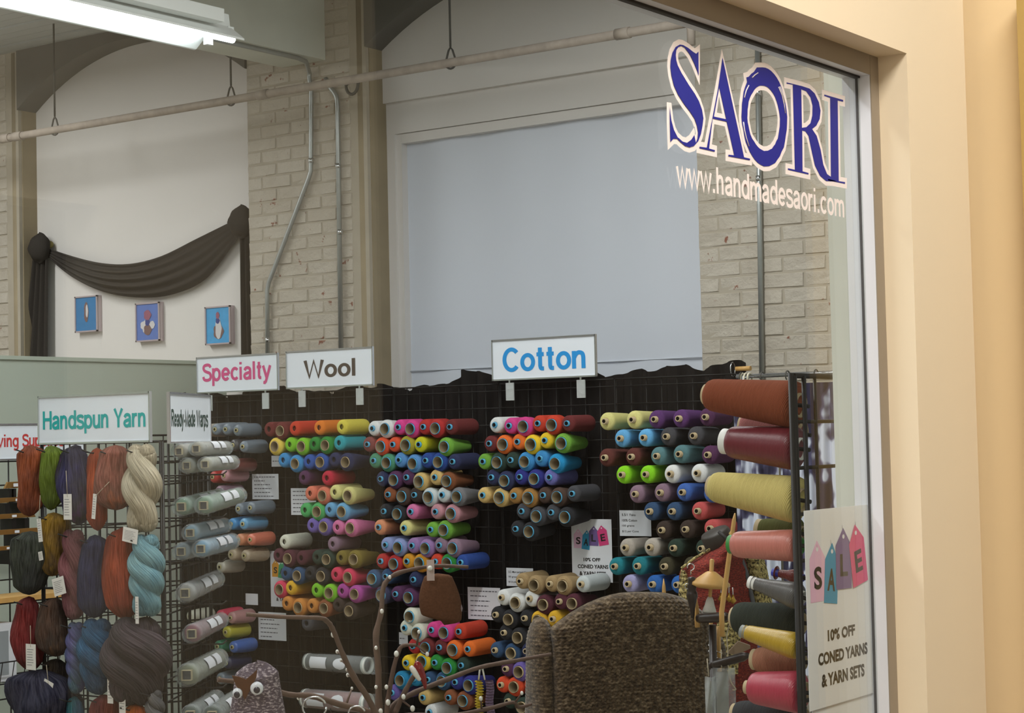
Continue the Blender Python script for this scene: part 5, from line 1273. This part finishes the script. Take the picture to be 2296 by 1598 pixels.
MB().tube([oc_+(right*(-6)+U*70)*k_, oc_+(right*(-10)+U*40)*k_+view*.03], .001, 5).build('hanging_loop', STRING, owl)
# brown felt pouch with clip tag
PD = 4.55; k_ = PD/F; pc = at_d(983, 1335, PD)
pch = thing('felt_pouch', pc, 'brown felt pouch clipped with a pale tag to the middle twig', 'ornament')
def pf(u, v):
    a = 2*pi*u; z = 50-108*v; w_ = 28+20*sin(pi*min(1, v*.75)); w_ *= min(1, (v/.05)**.5 if v < .05 else 1)*(1 if v < .9 else sqrt(max(.02, 1-((v-.9)/.1)**2)))
    return pc+(right*(cos(a)*w_+6*v)+view*(-sin(a))*w_*.5+U*(z-4*cos(a)*v*2))*k_
MB().grid(pf, 36, 30, 0, True, True).build('pouch', BROWNF, pch)
MB().obox(pc+(right*(-22)+U*36)*k_-view*.032, right*17*k_, U*46*k_, view*.003).build('clip_tag', M('pale rose tag', c(186, 166, 160), .5), pch)
MB().ball(pc+(right*(-14)+U*64)*k_-view*.036, 6*k_).build('clip_button', BEAD, pch)
MB().tube([pc+(right*(30)+U*30)*k_-view*.0, pc+(right*40+U*0)*k_, pc+(right*46-U*30)*k_, pc+(right*44-U*55)*k_], [.003, .006, .009, .004], 8).build('fringe', M('grey pink fringe', c(140, 124, 128), .9), pch)
# red bird ornament and knitted strip
p = at_d(943, 1508, 4.5); k_ = 4.5/F
t = thing('bird_ornament', p, 'small red and clear bird ornament on the short middle twig', 'ornament')
REDG = M('deep red glass', c(128, 30, 26), .2)
MB().tube(spline([p+(right*x+U*y)*k_ for x, y in ((-9, 26), (-4, 10), (2, -4), (8, -20), (10, -36))], 4), [x*k_ for x in (3, 6, 9, 10, 11, 11, 11, 10, 9, 9, 8, 7, 6, 5, 4, 3, 2)], 10).build('body', REDG, t)
MB().tube(spline([p+(right*x+U*y)*k_-view*.008 for x, y in ((-22, 16), (-13, 4), (-6, -8), (0, -16))], 4), [x*k_ for x in (3, 5, 6, 7, 7, 7, 7, 6, 6, 5, 5, 4, 3)], 8).build('wing', BEAD, t)
MB().tube([p+(right*(-12)+U*28)*k_, p+(right*(-1)+U*20)*k_], [.001, .003], 6).build('beak', DARKWOOD, t)
p = at_d(1080, 1560, 4.62); k_ = 4.62/F
t = thing('knitted_strip', p, 'yellow and mauve knitted strip hanging from the right twig', 'ornament')
YK = speckle('yellow knit', (176, 150, 30), (214, 190, 60)); PK = speckle('mauve knit', (104, 84, 108), (140, 118, 140))
for nm, m_, x0, wd in (('mauve_edge', PK, 8, 18), ('yellow_band', YK, -14, 15)):
    def sf_(u, v): return p+(right*(x0+wd*u+4*v+2*sin(v*9)+(2.2*cos(2*pi*v*16) if nm == 'yellow_band' else 0))+U*(36-100*v))*k_-view*(.006*sin(pi*u)+.002*cos(2*pi*v*16)+(.004 if nm == 'yellow_band' else 0))
    MB().grid(sf_, 8, 120).build(nm, m_, t)
for x in (-6, 8): MB().tube([p+(right*x+U*36)*k_, p+(right*(x*.4)+U*62)*k_], .0022, 6).build('clear_loop', BEAD, t)

# ================================================================== SPINDLES, DRESS FORM
SD = 4.75; k_ = SD/F; sp = lambda x, y, d=SD: at_d(x, y, d)
sc_ = sp(1610, 1470)
stand = thing('spindle_stand', (sc_.x, sc_.y, 0), 'dark tiered wooden stand holding spindles beside the knitted chair', 'stand')
post = sp(1597, 1400); MB().tube([(post.x, post.y, 0), (post.x, post.y, post.z)], .010, 12).build('post', DARKWOOD, stand)
MB().lathe([(0, .16), (.03, .16), (.04, .02)], (post.x, post.y, 0), (0, 0, 1), 28).build('base', DARKWOOD, stand)
for (xa, ya, xb, yb, th) in ((1566, 1386, 1636, 1382, 22), (1594, 1492, 1680, 1468, 20)):
    a, b = sp(xa, ya), sp(xb, yb, SD-.1); dv = b-a; u = dv.normalized(); v = U
    MB().tube([a, a+dv*.15, a+dv*.85, b], [th*k_*.42, th*k_*.5, th*k_*.5, th*k_*.2], 14).build('arm', DARKWOOD, stand)
    if (b-post).length < .5: MB().tube([Vector((post.x, post.y, a.z)), a], .012, 8).build('arm_socket', DARKWOOD, stand)
# drop spindle with trapezoid whorl
def lz(p, prof, nm, mt, par, ax=U, seg=24): return MB().lathe([(t_*k_, r*k_) for t_, r in prof], p, ax, seg).build(nm, mt, par)
b0 = sp(1590, 1378); tilt = (U+right*.08).normalized()
ds = thing('drop_spindle', b0, 'pale wooden drop spindle with flared whorl and white thread', 'spindle', 'spindles on the stand')
lz(b0, [(0, 3.5), (60, 4), (122, 5.2), (125, 3)], 'shaft', WOOD, ds, tilt)
lz(b0, [(60, 30), (66, 44), (72, 43), (94, 14), (97, 9)], 'whorl', WOOD, ds, tilt)
lz(b0, [(4, 14), (8, 16), (22, 11), (34, 8), (40, 5)], 'thread_cop', M('white spun thread', c(196, 192, 182), .9, 0, .15, 300, .4, 300), ds, tilt)
for x in (1616, 1643, 1634):
    q = sp(x, 1318 if x < 1640 else 1322, SD-.02); tr = MB().tube([q+U*.006, q-U*.012, q-U*.02], .0012, 5).build('earring_hook', CHROME, ds)
    MB().lathe([(-.036, .001), (-.028, .009), (-.02, .004), (-.012, .002)], q, U, 10).build('trinket', GOLD, tr)
s0, s1 = sp(1618, 1372, SD-.12), sp(1648, 1150, SD-.12)
ts = thing('wooden_stick', s0, 'long pale wooden stick leaning in front of the red garment', 'stick')
MB().tube([s0-U*.06, s0, s0.lerp(s1, .5), s0.lerp(s1, .93), s1], [.0068, .0066, .0062, .0052, .0015], 12).build('shaft', WOOD, ts)
b0 = sp(1553, 1385)
bs = thing('drop_spindle', b0, 'dark turned spindle with wire hook left of the pale spindle', 'spindle', 'spindles on the stand')
lz(b0, [(0, 4), (20, 6), (38, 10), (50, 13), (56, 12), (62, 9), (70, 11), (76, 9), (84, 8), (90, 9), (92, 4)], 'shaft', DARKWOOD, bs)
q = sp(1549, 1279); MB().tube([q-U*.012, q]+[q+U*.009+right*.009*cos(-pi/2+k*pi/5)+U*.009*sin(-pi/2+k*pi/5) for k in range(1, 9)], .0016, 6).build('wire_hook', CHROME, bs)
q = sp(1541, 1314); MB().tube([q+right*.006*cos(k*pi/5)+U*.007*sin(k*pi/5) for k in range(10)], .0012, 6).build('wire_eye', CHROME, bs)
for i, (x, y, h, lb) in enumerate(((1488, 1297, 60, 'pale pointed wooden stick rising behind the top of the chair'), (1562, 1340, 60, 'short pointed wooden stick beside the dark spindle'))):
    p = sp(x, y, 5.6 if i == 0 else SD+.02); t = thing('pointed_stick', p-U*.3, lb, 'stick'); MB().tube([p-U*(.3 if i == 0 else .075), p-U*h*k_*.8, p-U*20*k_, p], [.007, .007, .005, .0008], 10).build('shaft', WOOD, t)
for i, (x, y, lb) in enumerate(((1595, 1440, 'thin wooden spindle shaft low on the dark stand, left'), (1612, 1452, 'amber wooden spindle shaft low on the dark stand, right'))):
    p = sp(x, y, SD+.02); t = thing('spindle_shaft', p-U*.05, lb, 'spindle', 'spindles on the stand'); MB().tube([p-U*.06, p+U*.055], [.006, .005], 10).build('shaft', WOOD, t)
    MB().tube([p+right*.008*cos(k*pi/4)-view*.008*sin(k*pi/4)+U*(.002*k-.03) for k in range(14)], .001, 5).build('wire_wrap', CHROME, t)
q = sp(1648, 1450, SD-.03)
t = thing('wooden_whorl', q, 'pale wooden wedge whorl tied with cord on the lower arm', 'spindle')
MB().poly([q+(right*x+U*y)*k_ for x, y in ((-18, -14), (4, 8), (8, 12), (34, 2), (34, -4), (4, -18))], (), 0, view*.02).build('wedge', M('greyed wood', c(140, 116, 92), .6), t)
MB().tube(spline([sp(x, y, SD-.05) for x, y in ((1640, 1388), (1630, 1420), (1632, 1460), (1634, 1505), (1640, 1530), (1650, 1545), (1642, 1546))], 5), .0016, 6).build('cord', STRING, t)
# plastic packets
for i, (x0, x1, y0, lb) in enumerate(((1580, 1603, 1516, 'small clear plastic packet hanging beside the chair edge'), (1598, 1648, 1496, 'crumpled clear plastic packet hanging below the spindle arm'))):
    a, b = sp(x0, y0, SD-.04), sp(x1, y0, SD-.04); hh = 150*k_
    t = thing('plastic_packet', a-U*hh, lb, 'packet', 'clear packets on the spindle stand')
    MB().grid(lambda u, v: a.lerp(b, u)-U*hh*v+view*(.004*sin(u*7+v*9)-.016*sin(pi*u)), 24, 30).build('clear_film', film_mat('crumpled film %d' % i, (.9, .92, .92, 1), .24, .08), t)
    MB().grid(lambda u, v: a.lerp(b, .15+.55*u)-U*hh*(.08+.8*v)+view*.014, 4, 6).build('filling', M('pale filling %d' % i, c(120, 116, 104), .8, 0, .3, 60), t)
    MB().tube([a.lerp(b, .4), sp((x0+x1)/2-6, y0-40, SD-.03)], .0015, 6).build('hang_string', STRING, t)
# dress form in red woven garment
FD = 6.2; k_ = FD/F; fp = lambda x, y, d=FD: at_d(x, y, d)
fb = fp(1615, 1420); fo = thing('dress_form', (fb.x, fb.y, 0), 'dress form with dark neck cap wearing a red woven vest', 'mannequin')
MB().tube([(fb.x, fb.y, 0), (fb.x, fb.y, .8)], .018, 10).build('pole', BLACKMETAL, fo)
MB().lathe([(0, .2), (.025, .2), (.035, .02)], (fb.x, fb.y, 0), (0, 0, 1), 28).build('base', BLACKMETAL, fo)
nx = ((Vector((0, 0, 1))-right*.42-view*.2)).normalized(); npt = fp(1612, 1215)
MB().lathe([(-30*k_, 32*k_), (0, 34*k_), (22*k_, 34*k_), (27*k_, 31*k_), (28.5*k_, .0005)], npt, nx, 30).build('neck_cap', M('dark brown neck cap', c(52, 46, 40), .55), fo)
MB().tube([fp(1612, 1192, FD-.14), fp(1626, 1205, FD-.16), fp(1642, 1214, FD-.16)], .006, 8).build('strap', INK, fo)
def redweave():
    t = NT('red brown woven cloth'); n = t.noise(90, t.coord('Object', (1, 1, 3)), 3); s_ = t.noise(160, t.coord('Object', (1, 1, 1)), 2)
    b = t.ramp(n, [(.4, c(92, 26, 20)), (.62, c(138, 44, 32))]); t.l(t.mix(t.ramp(s_, [(.66, BLACK), (.74, WHITE)]), b, c(196, 110, 84)), t.b.inputs['Base Color'])
    t.b.inputs['Roughness'].default_value = .95; t.bump(n, .9, .006); return t.mat
def goldweave():
    t = NT('gold black tweed'); n = t.noise(150, t.coord('Object', (1, 1, .7)), 3); t.l(t.ramp(n, [(.40, c(60, 52, 34)), (.5, c(166, 148, 92)), (.7, c(200, 184, 124))]), t.b.inputs['Base Color'])
    t.b.inputs['Roughness'].default_value = .9; return t.mat
RW_, GW = redweave(), goldweave()
def body(name, left, right_, d0, mat, bul=.10, nv=30):
    lp, rp = spline([fp(x, y) for x, y in left], 6), spline([fp(x, y) for x, y in right_], 6); n = len(lp)-1
    def f(u, v):
        k = v*n; i = min(int(k), n-1); q = k-i; a, b = lp[i].lerp(lp[i+1], q), rp[i].lerp(rp[i+1], q)
        return a.lerp(b, u)-view*(bul*sin(pi*u)+d0+.004*cos(60*v+4*u))
    g = lambda u, v: f(1-u, v)+view*(bul*sin(pi*u)*1.8+.02)
    MB().grid(f, 30, 60).grid(g, 12, 20).build(name, mat, fo)
body('vest', ((1640, 1190), (1600, 1225), (1527, 1275), (1530, 1340), (1535, 1400), (1535, 1480), (1535, 1620)), ((1652, 1192), (1662, 1230), (1676, 1270), (1686, 1330), (1694, 1400), (1700, 1480), (1705, 1620)), 0, RW_)
body('left_sleeve', ((1527, 1274), (1523, 1300), (1521, 1345), (1524, 1400)), ((1534, 1276), (1552, 1305), (1560, 1350), (1562, 1405)), .02, GW, .03)
body('right_sleeve', ((1664, 1236), (1674, 1270), (1684, 1330), (1692, 1400)), ((1710, 1240), (1722, 1280), (1730, 1330), (1738, 1400)), -.02, GW, .03)
body('fringe_panel', ((1605, 1384), (1600, 1420), (1600, 1460), (1602, 1500)), ((1660, 1384), (1656, 1420), (1652, 1460), (1650, 1500)), .12, GW, .01)
MB().tube(spline([fp(x, y, FD-.03) for x, y in ((1640, 1193), (1600, 1226), (1560, 1250), (1528, 1274))], 5), .005, 6).build('gold_edging', GW, fo)
MB().tube(spline([fp(x, y, FD-.01) for x, y in ((1662, 1252), (1672, 1280), (1684, 1330), (1690, 1360))], 5), .008, 6).build('grey_edging', M('slate grey edging', c(92, 92, 96), .9), fo)
